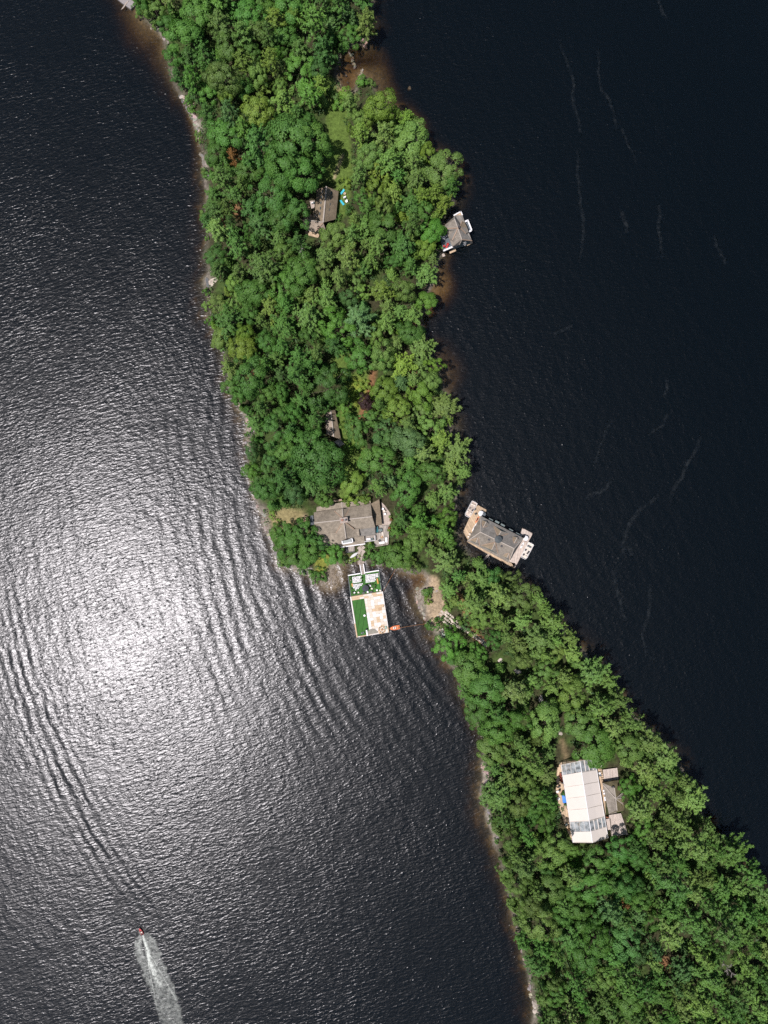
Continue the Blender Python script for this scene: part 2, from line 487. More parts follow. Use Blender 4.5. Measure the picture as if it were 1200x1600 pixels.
env2 = k.math('MULTIPLY', k.math('MULTIPLY', k.math('POWER', 2.718, k.math('MULTIPLY', k.math('MULTIPLY', e2, e2), -1.0)), k.math('MULTIPLY', k.mapr(sy, -50, -20, 1.0, 0.0), k.mapr(sy, -165, -140, 0.0, 1.0))), k.mapr(k.noise(co, 0.07, 2.0), 0.36, .58, .3, 1.0))
west = k.mapr(sx, 40, -20, 0.12, 1.0)
swell = k.math('MULTIPLY', k.math('ADD', k.math('MULTIPLY', k.math('MULTIPLY', s1, env1), W_SWELL), k.math('MULTIPLY', k.math('MULTIPLY', s2, env2), W_WAKE)), west)
hh = k.math('ADD', h, swell)
bmp = k.n('ShaderNodeBump', Strength=1.0, Distance=1.0, Height=hh).outputs[0]
fr = k.n('ShaderNodeFresnel', IOR=1.345)
k.link(bmp, fr.inputs['Normal'])
gl = k.n('ShaderNodeBsdfGlossy', Roughness=W_ROUGH)
gl.inputs['Color'].default_value = (1, 1, 1, 1)
k.link(bmp, gl.inputs['Normal'])
tr = k.n('ShaderNodeBsdfTransparent')
mx = k.n('ShaderNodeMixShader')
k.link(fr.outputs[0], mx.inputs[0]); k.link(tr.outputs[0], mx.inputs[1]); k.link(gl.outputs[0], mx.inputs[2])
k.link(mx.outputs[0], k.out.inputs['Surface'])
di = k.n('ShaderNodeBsdfDiffuse'); di.inputs['Color'].default_value = (.0004, .0019, .0029, 1)
ad = k.n('ShaderNodeAddShader'); k.link(tr.outputs[0], ad.inputs[0]); k.link(di.outputs[0], ad.inputs[1]); k.link(ad.outputs[0], mx.inputs[1])
va = k.n('ShaderNodeVolumeAbsorption', Density=1.3)
# peat-stained water: absorbs (1 - colour) * density per metre
va.inputs['Color'].default_value = (0.58, 0.48, 0.24, 1)
k.link(va.outputs[0], k.out.inputs['Volume'])
M_LAKE = k.m
S_ = 6000.0
mb = MB().prism([(-S_, -S_), (S_, -S_), (S_, S_), (-S_, S_)], -30, 0)
lake = tag(mb.build('lake_water', M_LAKE), 'dark peaty lake with wind ripples and sun glitter', 'lake', kind='structure')
# deep bed beyond the modelled shallows
k = NT('deep_bed')
M_DEEP = k.surf(k.principled((.06, .05, .03), 0.95, 0.1))
bed = tag(MB().prism([(-S_ - 5, -S_ - 5), (S_ + 5, -S_ - 5), (S_ + 5, S_ + 5), (-S_ - 5, S_ + 5)], -33, -29.5).build('lake_bed', M_DEEP), 'deep dark bed of the lake', 'lake bed', kind='structure')
# ------------------------------------------------------------------ foliage materials and tree prototypes
def foliage(name, trans=0.27):
    k = NT(name)
    oi = k.t.nodes.new('ShaderNodeObjectInfo')
    at = k.n('ShaderNodeAttribute', attribute_name='tint')
    # leaf-to-leaf and bough-to-bough variety: some leaves yellower, some bluer, some older and darker
    v = at.outputs['Fac']
    c1 = k.mix(k.mapr(v, 0.45, 1.0, 0.0, 0.5), oi.outputs['Color'], (1.35, 1.18, 0.80, 1), 'MULTIPLY')
    c2 = k.mix(k.mapr(v, 0.0, 0.5, 0.6, 0.0), c1, (0.55, 0.68, 0.75, 1), 'MULTIPLY')
    b = k.principled(c2, 0.55, 0.25)
    t = k.n('ShaderNodeBsdfTranslucent')
    tc = k.mix(1.0, c2, (1.25, 1.35, 0.55, 1), 'MULTIPLY')
    k.link(tc, t.inputs['Color'])
    m = k.n('ShaderNodeMixShader', i0=trans)
    k.link(b.outputs[0], m.inputs[1]); k.link(t.outputs[0], m.inputs[2])
    return k.surf(m)
M_LEAF = foliage('broad_leaves')
M_NEEDLE = foliage('pine_needles', 0.14)
k = NT('tree_bark')
f = k.noise(k.coords(), 6.0, 4.0, 0.7)
M_BARK = k.surf(k.principled(k.ramp(f, [(0.3, (.05, .038, .028)), (0.7, (.16, .13, .10))]), 0.95, 0.1))
k = NT('dead_wood')
f = k.noise(k.coords(), 6.0, 4.0, 0.7)
M_DEAD = k.surf(k.principled(k.ramp(f, [(0.3, (.16, .14, .12)), (0.7, (.34, .31, .28))]), 0.95, 0.1))

def unit(v):
    return v / np.maximum(np.linalg.norm(v, axis=-1, keepdims=True), 1e-9)

def leaf_cards(R, pos, nrm, size, tint, aspect=0.62, spin=None):
    """one kinked four-cornered leaf spray at each pos, facing nrm"""
    n = len(pos)
    nrm = unit(nrm)
    if spin is None:
        spin = unit(R.normal(size=(n, 3)))
    a = unit(np.cross(nrm, spin))
    b = np.cross(nrm, a)
    L = size[:, None]
    W = L * aspect
    j = lambda: 1 + R.uniform(-.3, .3, (n, 1))
    p0 = pos - a * L * .5 * j()
    p1 = pos - b * W * .5 * j() + nrm * L * .10
    p2 = pos + a * L * .5 * j()
    p3 = pos + b * W * .5 * j() + nrm * L * .10
    v = np.stack([p0, p1, p2, p3], 1).reshape(-1, 3)
    f = np.arange(4 * n).reshape(n, 4)
    return v, f, np.repeat(tint, 4)

def broad_crown(seed, rad=5.0, hz=4.6, zc=9.5, nl=24, cards=3300, lobe=(1.3, 2.1), card=(.42, .72), squash=1.0):
    R = np.random.default_rng(seed)
    V, Fq, T, base = [], [], [], 0
    # lobes: golden-angle spread over the upper two thirds of an uneven ellipsoid
    i = np.arange(nl)
    z = 1 - 1.45 * (i + .5) / nl
    th = i * 2.39996 + R.uniform(0, 6.28)
    rr = np.sqrt(np.clip(1 - z * z, 0, 1))
    d = np.c_[rr * np.cos(th), rr * np.sin(th), z]
    d = unit(d + R.normal(scale=.16, size=d.shape))
    wob = 1 + .20 * np.sin(2 * th + R.uniform(0, 6)) + R.uniform(-.36, .30, nl)
    lr = R.uniform(lobe[0], lobe[1], nl) * R.choice([.50, .70, .95, 1.1], nl)
    cen = d * np.c_[(rad - lr * .65) * wob, (rad - lr * .65) * wob, (hz - lr * .5) * wob] + np.array([0, 0, zc])
    ltint = R.uniform(.15, .85, nl)
    per = (cards * lr ** 2 / (lr ** 2).sum()).astype(int)
    for c, r, n, tn, dd in zip(cen, lr, per, ltint, d):
        u = unit(R.normal(size=(n, 3)) + 0.55 * dd + np.array([0, 0, .45]))
        u = unit(u)
        pos = c + u * (r * R.uniform(.60, .98, n) ** .7)[:, None] * np.array([1, 1, .8 * squash])
        nr = unit(u * .95 + dd * .5 + np.array([0, 0, .25]) + R.normal(scale=.36, size=(n, 3)))
        tint = np.clip(tn * .5 + R.uniform(0, .5, n), 0, 1)
        v, f, t = leaf_cards(R, pos, nr, R.uniform(card[0], card[1], n), tint)
        V.append(v); Fq.append(f + base); T.append(t); base += len(v)
    return np.concatenate(V), np.concatenate(Fq), np.concatenate(T), cen

def pine_crown(seed, rad=4.6, top=18.0, low=6.0, whorls=11, card=.85, lean=0.12, dens=1.0):
    R = np.random.default_rng(seed)
    V, Fq, T, base = [], [], [], 0
    tips = []
    for w in range(whorls):
        t = w / (whorls - 1)
        z = low + (top - low) * (t ** .92)
        L = rad * (1 - t) ** .62 * R.uniform(.85, 1.08) + .35
        if t < .25: L *= .75 + t
        nb = int(R.integers(5, 7)) if t < .93 else 5
        a0 = R.uniform(0, 6.28)
        for bi in range(nb):
            if R.random() < .10: continue
            a = a0 + bi * 6.283 / nb + R.normal(scale=.22)
            l = L * R.uniform(.55, 1.28)
            up = .10 + .5 * t + R.normal(scale=.07)
            dirv = np.array([math.cos(a), math.sin(a), up])
            side = np.array([-math.sin(a), math.cos(a), 0])
            tips.append((z, np.array([0, 0, z]) + dirv * l))
            nt = max(2, int(l * 2.3 * dens))
            tn = R.uniform(.2, .8)
            for q in range(nt):
                s = .22 + .80 * (q + R.uniform(0, .7)) / nt
                off = side * R.normal(scale=.10 * l * (1.1 - s) + .08)
                p = np.array([0, 0, z]) + dirv * l * s + off + np.array([0, 0, .25 * s * s])
                n = int(11 * dens)
                fw = unit(dirv * .9 + off * .5 / max(np.linalg.norm(off), .2) + R.normal(scale=.55, size=(n, 3)))
                ln = R.uniform(.6, 1.15, n) * card
                pos = p + fw * ln[:, None] * .45
                nr = unit(np.array([0, 0, .8]) + dirv * .35 + R.normal(scale=.42, size=(n, 3)))
                sp = np.cross(fw, nr)
                v, f, tt = leaf_cards(R, pos, nr, ln, np.clip(tn * .6 + R.uniform(0, .4, n), 0, 1), .26, sp)
                V.append(v); Fq.append(f + base); T.append(tt); base += len(v)
    return np.concatenate(V), np.concatenate(Fq), np.concatenate(T), tips

def cone_crown(seed, rad=2.6, top=12.0, low=1.5, cards=2400, card=(.35, .62)):
    R = np.random.default_rng(seed)
    n = cards
    t = 1 - np.sqrt(R.random(n))
    z = low + (top - low) * t
    layer = .82 + .18 * np.cos(z * 5.2 + R.uniform(0, 6))
    a = R.uniform(0, 6.28, n)
    arm = 1 + .16 * np.sin(5 * a + 3 * z)
    r = rad * (1 - t) ** .85 * layer * arm * R.uniform(.55, 1.05, n) ** .5
    pos = np.c_[r * np.cos(a), r * np.sin(a), z]
    nr = unit(np.c_[np.cos(a), np.sin(a), np.full(n, .75)] + R.normal(scale=.45, size=(n, 3)))
    return (*leaf_cards(R, pos, nr, R.uniform(card[0], card[1], n), R.random(n)), [])

def trunk_mesh(name, height, r0, cen, mat, R, seg=6):
    """tapered trunk with limbs that run out into the crown"""
    mb = MB()
    pts = [(R.uniform(-.12, .12) * (i > 0), R.uniform(-.12, .12) * (i > 0), height * i / 5) for i in range(6)]
    mb.tube(pts, r0, seg, r0 * .25)
    for c in cen:
        z0 = min(height * .95, max(height * .35, c[2] - 2.2))
        s = 1 - .75 * z0 / height
        p0 = Vector((0, 0, z0))
        p1 = p0.lerp(Vector(c), .5) + Vector((0, 0, -.2))
        mb.tube([p0, p1, Vector(c)], r0 * s * .5, 4, r0 * .07)
    me = bpy.data.meshes.new(name)
    me.from_pydata([tuple(v) for v in mb.v], [], mb.f)
    me.materials.append(mat)
    return me

PROTO = {}          # kind -> list of (crown mesh, trunk mesh, radius, crown centre height, height)
def add_proto(kind, got, rad, zc, top, mat, limbs, r0, height):
    v, f, t, _ = got
    R = random.Random(len(PROTO.get(kind, ())) + 3)
    cm = np_mesh(kind + '_crown', v, f, mat, {'tint': t})
    tm = trunk_mesh(kind + '_trunk', height, r0, limbs, M_BARK, R)
    PROTO.setdefault(kind, []).append((cm, tm, rad, zc, top))
for s in range(8):
    a = rnd.uniform(.9, 1.15)
    g = broad_crown(100 + s, 5.0, 4.3 * a, 9.0, [20, 26, 32, 24, 18, 28, 22, 36][s], 4700, [(1.5, 2.3), (1.2, 2.0), (1.0, 1.7), (1.3, 2.0), (1.7, 2.5), (1.1, 1.9), (1.4, 2.2), (.95, 1.5)][s],
                    [(.36, .64), (.34, .58), (.30, .52), (.36, .62), (.38, .68), (.32, .56), (.36, .62), (.30, .50)][s])
    add_proto('broadleaf_tree', g, 5.0, 10.5, 13.5, M_LEAF, [c for c in g[3][::3]], .30, 11.0)
for s in range(7):
    g = pine_crown(200 + s, 4.7, [18, 19, 17, 20, 18, 16, 19][s], [5, 7, 6, 8, 9, 5, 7][s], [10, 11, 12, 9, 8, 12, 10][s], [.9, .8, .85, 1.0, .95, .75, .85][s], dens=[1.05, 1.2, 1.1, .95, .9, 1.25, 1.1][s])
    add_proto('pine_tree', g, 4.7, 13.0, 18.0, M_NEEDLE, [p for z, p in g[3]], .28, [18, 19, 17, 20, 18, 16, 19][s] - .3)
for s in range(4):
    g = cone_crown(300 + s, 2.7, [11, 12, 10, 13][s], 1.2)
    add_proto('cedar_tree', g, 2.7, 6.5, 11.5, M_NEEDLE, [], .18, 10.0)
for s in range(4):
    g = broad_crown(400 + s, 1.6, 1.3, 1.3, 9, 420, (.5, .8), (.26, .48))
    add_proto('shrub', g, 1.6, 1.6, 2.4, M_LEAF, [c for c in g[3][::3]], .07, 1.3)
# ------------------------------------------------------------------ where the trees stand (photo pixels of the crowns)
CANOPY_N = [(150, -120), (190, -30), (211, 4), (220, 28), (234, 42), (262, 42), (263, 75), (262, 108), (276, 138), (300, 148), (312, 160), (320, 200), (328, 250), (320, 282), (314, 320), (316, 350), (327, 362), (318, 395),
            (326, 425), (345, 440), (322, 462), (321, 488), (334, 518), (350, 552), (356, 600), (364, 628), (380, 640), (392, 660), (384, 690), (383, 715), (392, 750), (399, 785), (415, 798), (470, 796), (486, 782),
            (520, 775), (600, 778), (612, 800), (610, 862), (572, 878), (600, 880), (626, 893), (648, 897), (665, 893), (690, 895), (692, 930), (706, 950), (722, 968), (740, 985), (765, 1005), (760, 1016), (735, 1000),
            (712, 985), (700, 985), (682, 1000), (680, 1012), (700, 1036), (716, 1055), (720, 1085), (735, 1112), (748, 1132), (760, 1150), (756, 1185), (752, 1205), (764, 1215), (750, 1240), (760, 1268), (768, 1295), (776, 1330), (780, 1365),
            (794, 1405), (802, 1440), (812, 1475), (818, 1500), (824, 1530), (834, 1550), (845, 1580), (836, 1605), (850, 1680), (1280, 1680), (1260, 1440), (1205, 1375), (1180, 1350), (1148, 1312), (1122, 1282), (1100, 1225), (1090, 1180), (1060, 1150),
            (1000, 1112), (982, 1085), (935, 1030), (892, 985), (868, 950), (828, 912), (790, 893), (740, 872), (712, 868), (718, 850), (708, 815), (722, 785), (738, 760), (744, 740), (736, 702), (716, 690),
            (712, 640), (710, 610), (694, 575), (682, 538), (660, 508), (664, 488), (672, 468), (686, 445), (680, 425), (688, 404), (686, 385), (690, 345), (708, 335), (722, 310), (726, 285), (730, 250), (700, 235), (668, 220),
            (660, 205), (640, 178), (630, 148), (614, 162), (592, 146), (570, 122), (560, 130), (556, 150), (520, 150), (508, 140), (520, 118), (524, 92), (540, 78), (552, 58), (562, 58), (578, 50), (590, 40), (580, 0), (600, -120)]
CLEAR = [[(512, 160), (532, 180), (546, 232), (548, 300), (538, 335), (530, 370), (488, 374), (470, 362), (478, 300), (500, 284), (516, 262), (522, 232), (508, 200)],
         [(519, 556), (543, 556), (548, 578), (524, 584)], [(552, 592), (582, 580), (584, 612), (574, 630), (560, 648), (552, 635), (545, 612)],
         [(505, 648), (532, 642), (536, 686), (520, 688), (506, 672)], [(536, 684), (568, 684), (578, 708), (564, 738), (540, 745), (533, 786), (527, 745), (533, 715)],
         [(484, 784), (606, 775), (612, 810), (606, 858), (575, 866), (568, 890), (556, 890), (552, 868), (505, 862), (490, 830)],
         [(426, 800), (478, 796), (482, 822), (468, 834), (446, 828), (426, 826)],
         [(722, 858), (745, 795), (838, 835), (806, 890), (785, 880)], [(688, 398), (690, 378), (704, 352), (716, 328), (745, 345), (742, 388), (706, 404)],
         [(654, 900), (684, 902), (690, 940), (708, 958), (735, 985), (762, 1004), (756, 1010), (700, 985), (676, 988), (660, 960)],
         [(866, 1188), (938, 1180), (972, 1200), (978, 1245), (978, 1268), (990, 1300), (984, 1316), (950, 1320), (905, 1322), (890, 1316), (876, 1250)],
         [(776, 1022), (788, 1024), (788, 1036), (770, 1044), (766, 1036)], [(802, 1042), (814, 1042), (814, 1054), (796, 1062), (792, 1052)], [(838, 1082), (852, 1084), (852, 1102), (834, 1112), (828, 1100)],
         [(872, 1150), (884, 1150), (886, 1180), (874, 1180)], [(884, 1320), (902, 1326), (900, 1348), (886, 1345)], [(1130, 1498), (1148, 1498), (1150, 1530), (1132, 1530)]]
CANOPY_N = np.array(CANOPY_N, float)
CLEAR = [np.array(c, float) for c in CLEAR]

TONES = {  # albedo, word
    'mid': ((0.088, 0.198, 0.037), 'mid green'), 'dark': ((0.070, 0.166, 0.034), 'dark green'), 'lime': ((0.162, 0.262, 0.040), 'yellow green'),
    'light': ((0.146, 0.250, 0.054), 'light green'), 'blue': ((0.092, 0.194, 0.056), 'blue green'), 'olive': ((0.120, 0.204, 0.046), 'olive green'),
    'bright': ((0.098, 0.226, 0.034), 'bright green'), 'rust': ((.23, .11, .035), 'rust brown'), 'purple': ((.045, .026, .026), 'dark purple')}
# control points of the woodland: px, py, share of pines, tones that occur there
FIELD = [(270, 60, .25, 'mid mid light'), (340, 60, .3, 'mid bright mid olive'), (430, 40, .3, 'bright lime mid dark'), (540, 30, .6, 'dark mid blue'), (440, 120, .35, 'lime bright light'), (300, 120, .3, 'mid dark bright'),
         (350, 180, .3, 'mid blue bright'), (480, 90, .25, 'mid bright dark'), (580, 190, .4, 'lime light light'), (690, 250, .5, 'light lime olive'), (620, 290, .4, 'light mid lime'), (450, 230, .25, 'dark mid dark'), (360, 300, .35, 'olive mid dark'),
         (330, 330, .5, 'mid dark'), (400, 400, .3, 'mid olive light'), (600, 400, .65, 'light light mid'), (640, 440, .6, 'light mid'), (430, 500, .35, 'mid olive mid light'), (380, 520, .3, 'light lime olive mid'), (560, 520, .4, 'blue mid light'), (420, 620, .3, 'mid dark mid'),
         (450, 700, .2, 'mid dark dark'), (420, 760, .25, 'mid dark blue'), (500, 600, .2, 'dark dark mid'), (640, 600, .5, 'lime light light'), (680, 690, .7, 'light light lime'), (620, 700, .35, 'mid blue mid'), (600, 760, .25, 'mid light mid'),
         (650, 820, .3, 'mid mid bright'), (640, 870, .2, 'mid light bright'), (720, 900, .6, 'light mid olive'), (790, 960, .7, 'olive light light'), (900, 1040, .75, 'light olive light'), (750, 1080, .15, 'mid dark mid'), (830, 1120, .4, 'olive mid light'),
         (1000, 1150, .75, 'light olive'), (800, 1210, .45, 'olive mid olive'), (830, 1300, .5, 'olive mid mid'), (790, 1370, .5, 'light olive'), (1050, 1250, .8, 'light olive light'), (930, 1370, .35, 'mid dark mid'), (1100, 1400, .8, 'mid light mid'), (980, 1480, .6, 'blue mid blue'),
         (1150, 1500, .8, 'light mid'), (880, 1480, .5, 'mid olive mid'), (920, 1570, .5, 'mid light olive'), (1080, 1570, .7, 'mid light')]
FX = np.array([f[:2] for f in FIELD], float)

# trees that stand out in the photograph: px, py, radius px, kind, tone, height m (0: from the radius)
FEATURE = [(572, 26, 17, 'pine_tree', 'light', 19), (725, 618, 14, 'broadleaf_tree', 'lime', 9), (571, 629, 12, 'broadleaf_tree', 'purple', 8), (561, 500, 25, 'pine_tree', 'blue', 19), (597, 456, 20, 'pine_tree', 'lime', 18),
           (545, 402, 23, 'pine_tree', 'light', 19), (662, 543, 21, 'pine_tree', 'light', 17), (717, 703, 22, 'pine_tree', 'light', 17), (728, 745, 22, 'pine_tree', 'light', 18), (527, 508, 27, 'broadleaf_tree', 'bright', 16),
           (566, 556, 25, 'broadleaf_tree', 'mid', 15), (512, 606, 29, 'broadleaf_tree', 'dark', 18), (497, 718, 36, 'broadleaf_tree', 'dark', 20), (478, 690, 26, 'broadleaf_tree', 'mid', 17), (537, 636, 13, 'broadleaf_tree', 'bright', 9), (557, 672, 20, 'broadleaf_tree', 'mid', 10),
           (446, 845, 21, 'broadleaf_tree', 'mid', 10), (470, 832, 20, 'broadleaf_tree', 'mid', 11), (484, 857, 19, 'broadleaf_tree', 'mid', 10), (456, 868, 17, 'broadleaf_tree', 'mid', 8), (432, 836, 13, 'broadleaf_tree', 'bright', 6), (496, 846, 13, 'broadleaf_tree', 'dark', 9), (519, 867, 15, 'broadleaf_tree', 'bright', 7),
           (476, 876, 12, 'broadleaf_tree', 'mid', 6), (506, 781, 13, 'broadleaf_tree', 'mid', 9), (702, 1010, 22, 'broadleaf_tree', 'bright', 11), (365, 245, 11, 'pine_tree', 'rust', 15), (455, 215, 34, 'broadleaf_tree', 'dark', 23), (440, 255, 30, 'broadleaf_tree', 'dark', 22), (470, 270, 28, 'broadleaf_tree', 'mid', 22),
           (490, 215, 24, 'broadleaf_tree', 'mid', 22), (424, 300, 30, 'broadleaf_tree', 'dark', 18), (455, 330, 24, 'broadleaf_tree', 'dark', 17), (334, 325, 17, 'pine_tree', 'dark', 11), (333, 300, 14, 'pine_tree', 'mid', 9), (335, 398, 18, 'broadleaf_tree', 'dark', 11), (627, 150, 16, 'pine_tree', 'light', 15),
           (640, 215, 28, 'broadleaf_tree', 'light', 15), (695, 262, 26, 'broadleaf_tree', 'light', 14), (716, 290, 14, 'broadleaf_tree', 'light', 12), (580, 240, 22, 'broadleaf_tree', 'light', 15), (600, 350, 24, 'broadleaf_tree', 'mid', 15), (672, 360, 20, 'broadleaf_tree', 'bright', 12), (665, 385, 18, 'broadleaf_tree', 'lime', 11),
           (440, 340, 22, 'broadleaf_tree', 'dark', 16), (525, 366, 19, 'broadleaf_tree', 'light', 13), (448, 445, 24, 'broadleaf_tree', 'mid', 16), (470, 425, 26, 'broadleaf_tree', 'mid', 16), (395, 455, 22, 'broadleaf_tree', 'mid', 14), (665, 470, 16, 'broadleaf_tree', 'bright', 11), (640, 520, 18, 'broadleaf_tree', 'mid', 13),
           (640, 690, 24, 'broadleaf_tree', 'blue', 15), (690, 690, 18, 'pine_tree', 'lime', 16), (590, 720, 26, 'broadleaf_tree', 'mid', 15), (550, 754, 17, 'broadleaf_tree', 'lime', 9), (635, 765, 24, 'broadleaf_tree', 'mid', 14), (700, 770, 18, 'pine_tree', 'light', 15), (620, 870, 20, 'broadleaf_tree', 'mid', 10), (640, 880, 15, 'broadleaf_tree', 'light', 8),
           (592, 869, 12, 'broadleaf_tree', 'mid', 6), (765, 906, 16, 'broadleaf_tree', 'dark', 11), (753, 905, 20, 'pine_tree', 'light', 14), (735, 1050, 26, 'broadleaf_tree', 'mid', 14), (760, 1080, 26, 'broadleaf_tree', 'mid', 15), (745, 1120, 20, 'broadleaf_tree', 'mid', 12),
           (930, 1165, 30, 'broadleaf_tree', 'mid', 14), (985, 1235, 17, 'broadleaf_tree', 'bright', 10), (1008, 1298, 17, 'broadleaf_tree', 'bright', 10), (935, 1350, 26, 'broadleaf_tree', 'mid', 13), (970, 1335, 22, 'broadleaf_tree', 'dark', 13), (985, 1170, 20, 'broadleaf_tree', 'olive', 13),
           (895, 1330, 10, 'broadleaf_tree', 'bright', 5), (1080, 1165, 16, 'pine_tree', 'light', 14), (1010, 1205, 22, 'pine_tree', 'light', 16), (1000, 1265, 24, 'pine_tree', 'olive', 17), (1118, 1285, 20, 'pine_tree', 'light', 17), (1085, 1250, 24, 'pine_tree', 'light', 18), (977, 1412, 9, 'pine_tree', 'rust', 10),
           (400, 660, 18, 'pine_tree', 'mid', 14), (392, 735, 13, 'broadleaf_tree', 'bright', 9), (620, 640, 22, 'broadleaf_tree', 'lime', 14), (655, 615, 20, 'broadleaf_tree', 'lime', 13), (600, 610, 20, 'broadleaf_tree', 'lime', 13)]

_qx, _qy = np.meshgrid(np.arange(140, 1304, 4.0), np.arange(-124, 1690, 4.0))
_qp = np.c_[_qx.ravel(), _qy.ravel()]
_can = poly_sdf(_qp, CANOPY_N).reshape(_qx.shape)
_clr = np.full(len(_qp), -1e9)
for c in CLEAR:
    m_ = (np.abs(_qp[:, 0] - c[:, 0].mean()) < 160) & (np.abs(_qp[:, 1] - c[:, 1].mean()) < 160)
    _clr[m_] = np.maximum(_clr[m_], poly_sdf(_qp[m_], c))
_clr = _clr.reshape(_qx.shape)
def canopy_ok(px, py, r, feature=False):
    i, j = int(np.clip((py + 124) / 4 + .5, 0, _can.shape[0] - 1)), int(np.clip((px - 140) / 4 + .5, 0, _can.shape[1] - 1))
    return _can[i, j] > 0.52 * r - 1 and _clr[i, j] < -0.80 * r

def seat(px, py, zc):
    """plan position and ground height of a tree whose crown, zc above the ground, is seen at (px, py)"""
    z = 2.0
    for _ in range(3):
        x, y = P(px, py, z + zc)
        z = gz(x, y)
    return x, y, z

TREES = []     # (px, py, r_px, kind, tone, x, y, z, rad m, height m)
def try_tree(px, py, r, kind, tone, hgt, feature=False):
    rad = r * 0.235
    protos = PROTO[kind]
    zc0, top0 = protos[0][3], protos[0][4]
    if not hgt:
        hgt = {'broadleaf_tree': 6.5 + 1.55 * rad, 'pine_tree': 8.0 + 2.0 * rad, 'cedar_tree': 5 + 2.0 * rad}[kind] * rnd.uniform(.76, 1.24)
    for shrink in (1.0, .75, .55):
        h_ = hgt * shrink
        x, y, z = seat(px, py, zc0 * h_ / top0)
        d = float(_bil(DG, x, y))
        if d > 0.35:
            TREES.append((px, py, r, kind, tone, x, y, z, rad, h_))
            return True
    return False

for (px, py, r, kind, tone, hgt) in FEATURE:
    try_tree(px, py, r, kind, tone, hgt, True)
_n_feat = len(TREES)
_cell = {}
def near_ok(px, py, r, kf):
    for a in range(int(px // 40) - 2, int(px // 40) + 3):
        for b in range(int(py // 40) - 2, int(py // 40) + 3):
            for (qx, qy, qr) in _cell.get((a, b), ()):
                if (px - qx) ** 2 + (py - qy) ** 2 < (kf * (r + qr)) ** 2: return False
    return True
def occupy(px, py, r): _cell.setdefault((int(px // 40), int(py // 40)), []).append((px, py, r))
for t in TREES: occupy(t[0], t[1], t[2])
CAPS = {'broadleaf_tree': 340, 'pine_tree': 340, 'cedar_tree': 300}
def count(kind): return sum(1 for t in TREES if t[3] == kind)
for (r0, r1, tries, kf) in ((21, 27, 520, .74), (16, 21, 1500, .70), (12.5, 17, 5000, .68), (10, 14, 6000, .66), (6.5, 10, 2600, .64)):
    for _ in range(tries):
        px, py = rnd.uniform(190, 1240), rnd.uniform(-45, 1650)
        r = rnd.uniform(r0, r1)
        if not near_ok(px, py, r, kf) or not canopy_ok(px, py, r): continue
        w = ((FX - (px + rnd.gauss(0, 22), py + rnd.gauss(0, 22))) ** 2).sum(1)
        f = FIELD[int(np.argmin(w))]
        tone = rnd.choice(f[3].split())
        q = rnd.random()
        kind = 'pine_tree' if q < f[2] + .17 else 'broadleaf_tree'
        if r < 11.5 and rnd.random() < .6: kind = 'cedar_tree'
        if count(kind) >= CAPS[kind]: kind = 'cedar_tree' if r < 14 else kind
        if count(kind) >= CAPS[kind]: continue
        if try_tree(px, py, r, kind, tone, 0): occupy(px, py, r)
print("TREES", {k_: count(k_) for k_ in CAPS}, _n_feat, len(FEATURE))

# ------------------------------------------------------------------ labels that single each tree out
MARKS = [(503, 325, 'the upper cottage'), (712, 362, 'the upper boathouse'), (520, 662, 'the small cabin'), (545, 820, 'the shingled lodge'), (780, 838, 'the dormered boathouse'), (920, 1255, 'the white tent'),
         (540, 110, 'the round cove'), (725, 975, 'the stone path'), (310, 195, 'the upper shore ledge'), (845, 1092, 'the pale outcrop'), (1138, 1515, 'the bare dead tree'), (571, 629, 'the purple tree'), (365, 245, 'the rust brown pine'),
         (725, 618, 'the lone waterside tree'), (835, 1575, 'the bottom shore slab'), (758, 1212, 'the lower shore ledge'), (195, 5, 'the corner jetty'), (330, 440, 'the pale shore slab')]
def where(px, py):
    best = min(MARKS, key=lambda m: (m[0] - px) ** 2 + (m[1] - py) ** 2)
    dx, dy = px - best[0], py - best[1]
    a = math.degrees(math.atan2(dy, dx)) % 360
    word = ['right of', 'below right of', 'below', 'below left of', 'left of', 'above left of', 'above', 'above right of'][int((a + 22.5) // 45) % 8]
    return best, word + ' ' + best[2], math.hypot(dx, dy)
ORD = ['nearest', 'second nearest', 'third nearest', 'fourth nearest', 'fifth nearest', 'sixth nearest', 'seventh nearest', 'eighth nearest', 'ninth nearest', 'tenth nearest', 'eleventh nearest', 'twelfth nearest',
       'thirteenth nearest', 'fourteenth nearest', 'fifteenth nearest', 'sixteenth nearest'] + ['%dth nearest' % i for i in range(17, 60)]
SPECIAL = {(571, 629): 'small dark purple leaved tree beside the earth path', (725, 618): 'lone yellow green tree standing out over the right shore', (365, 245): 'rust brown dying pine among green crowns near the upper left shore',
           (977, 1412): 'small rust brown dead pine below right of the white tent'}
FORM = {'broadleaf_tree': 'round-crowned broadleaf tree', 'pine_tree': 'star-shaped pine', 'cedar_tree': 'narrow pointed evergreen', 'shrub': 'low leafy shrub'}
def make_labels(items):
    """items: (px, py, r, kind, tone) -> one distinct label each"""
    base = {}
    for i, (px, py, r, kind, tone) in enumerate(items):
        size = ('huge' if r > 25 else 'large' if r > 19 else 'mid-sized' if r > 13.5 else 'small') if kind != 'shrub' else ('big' if r > 8 else 'small')
        _, wh, d = where(px, py)
        base.setdefault('%s %s %s %s' % (size, TONES[tone][1], FORM[kind], wh), []).append((d, i))
    out = [None] * len(items)
    for lb, l in base.items():
        l.sort()
        for q, (_, i) in enumerate(l):
            out[i] = lb if len(l) == 1 else lb + ', ' + (ORD[q] if q < len(l) - 1 or len(l) > 2 else 'the farther')
    for i, it in enumerate(items):
        if (it[0], it[1]) in SPECIAL: out[i] = SPECIAL[(it[0], it[1])]
    return out

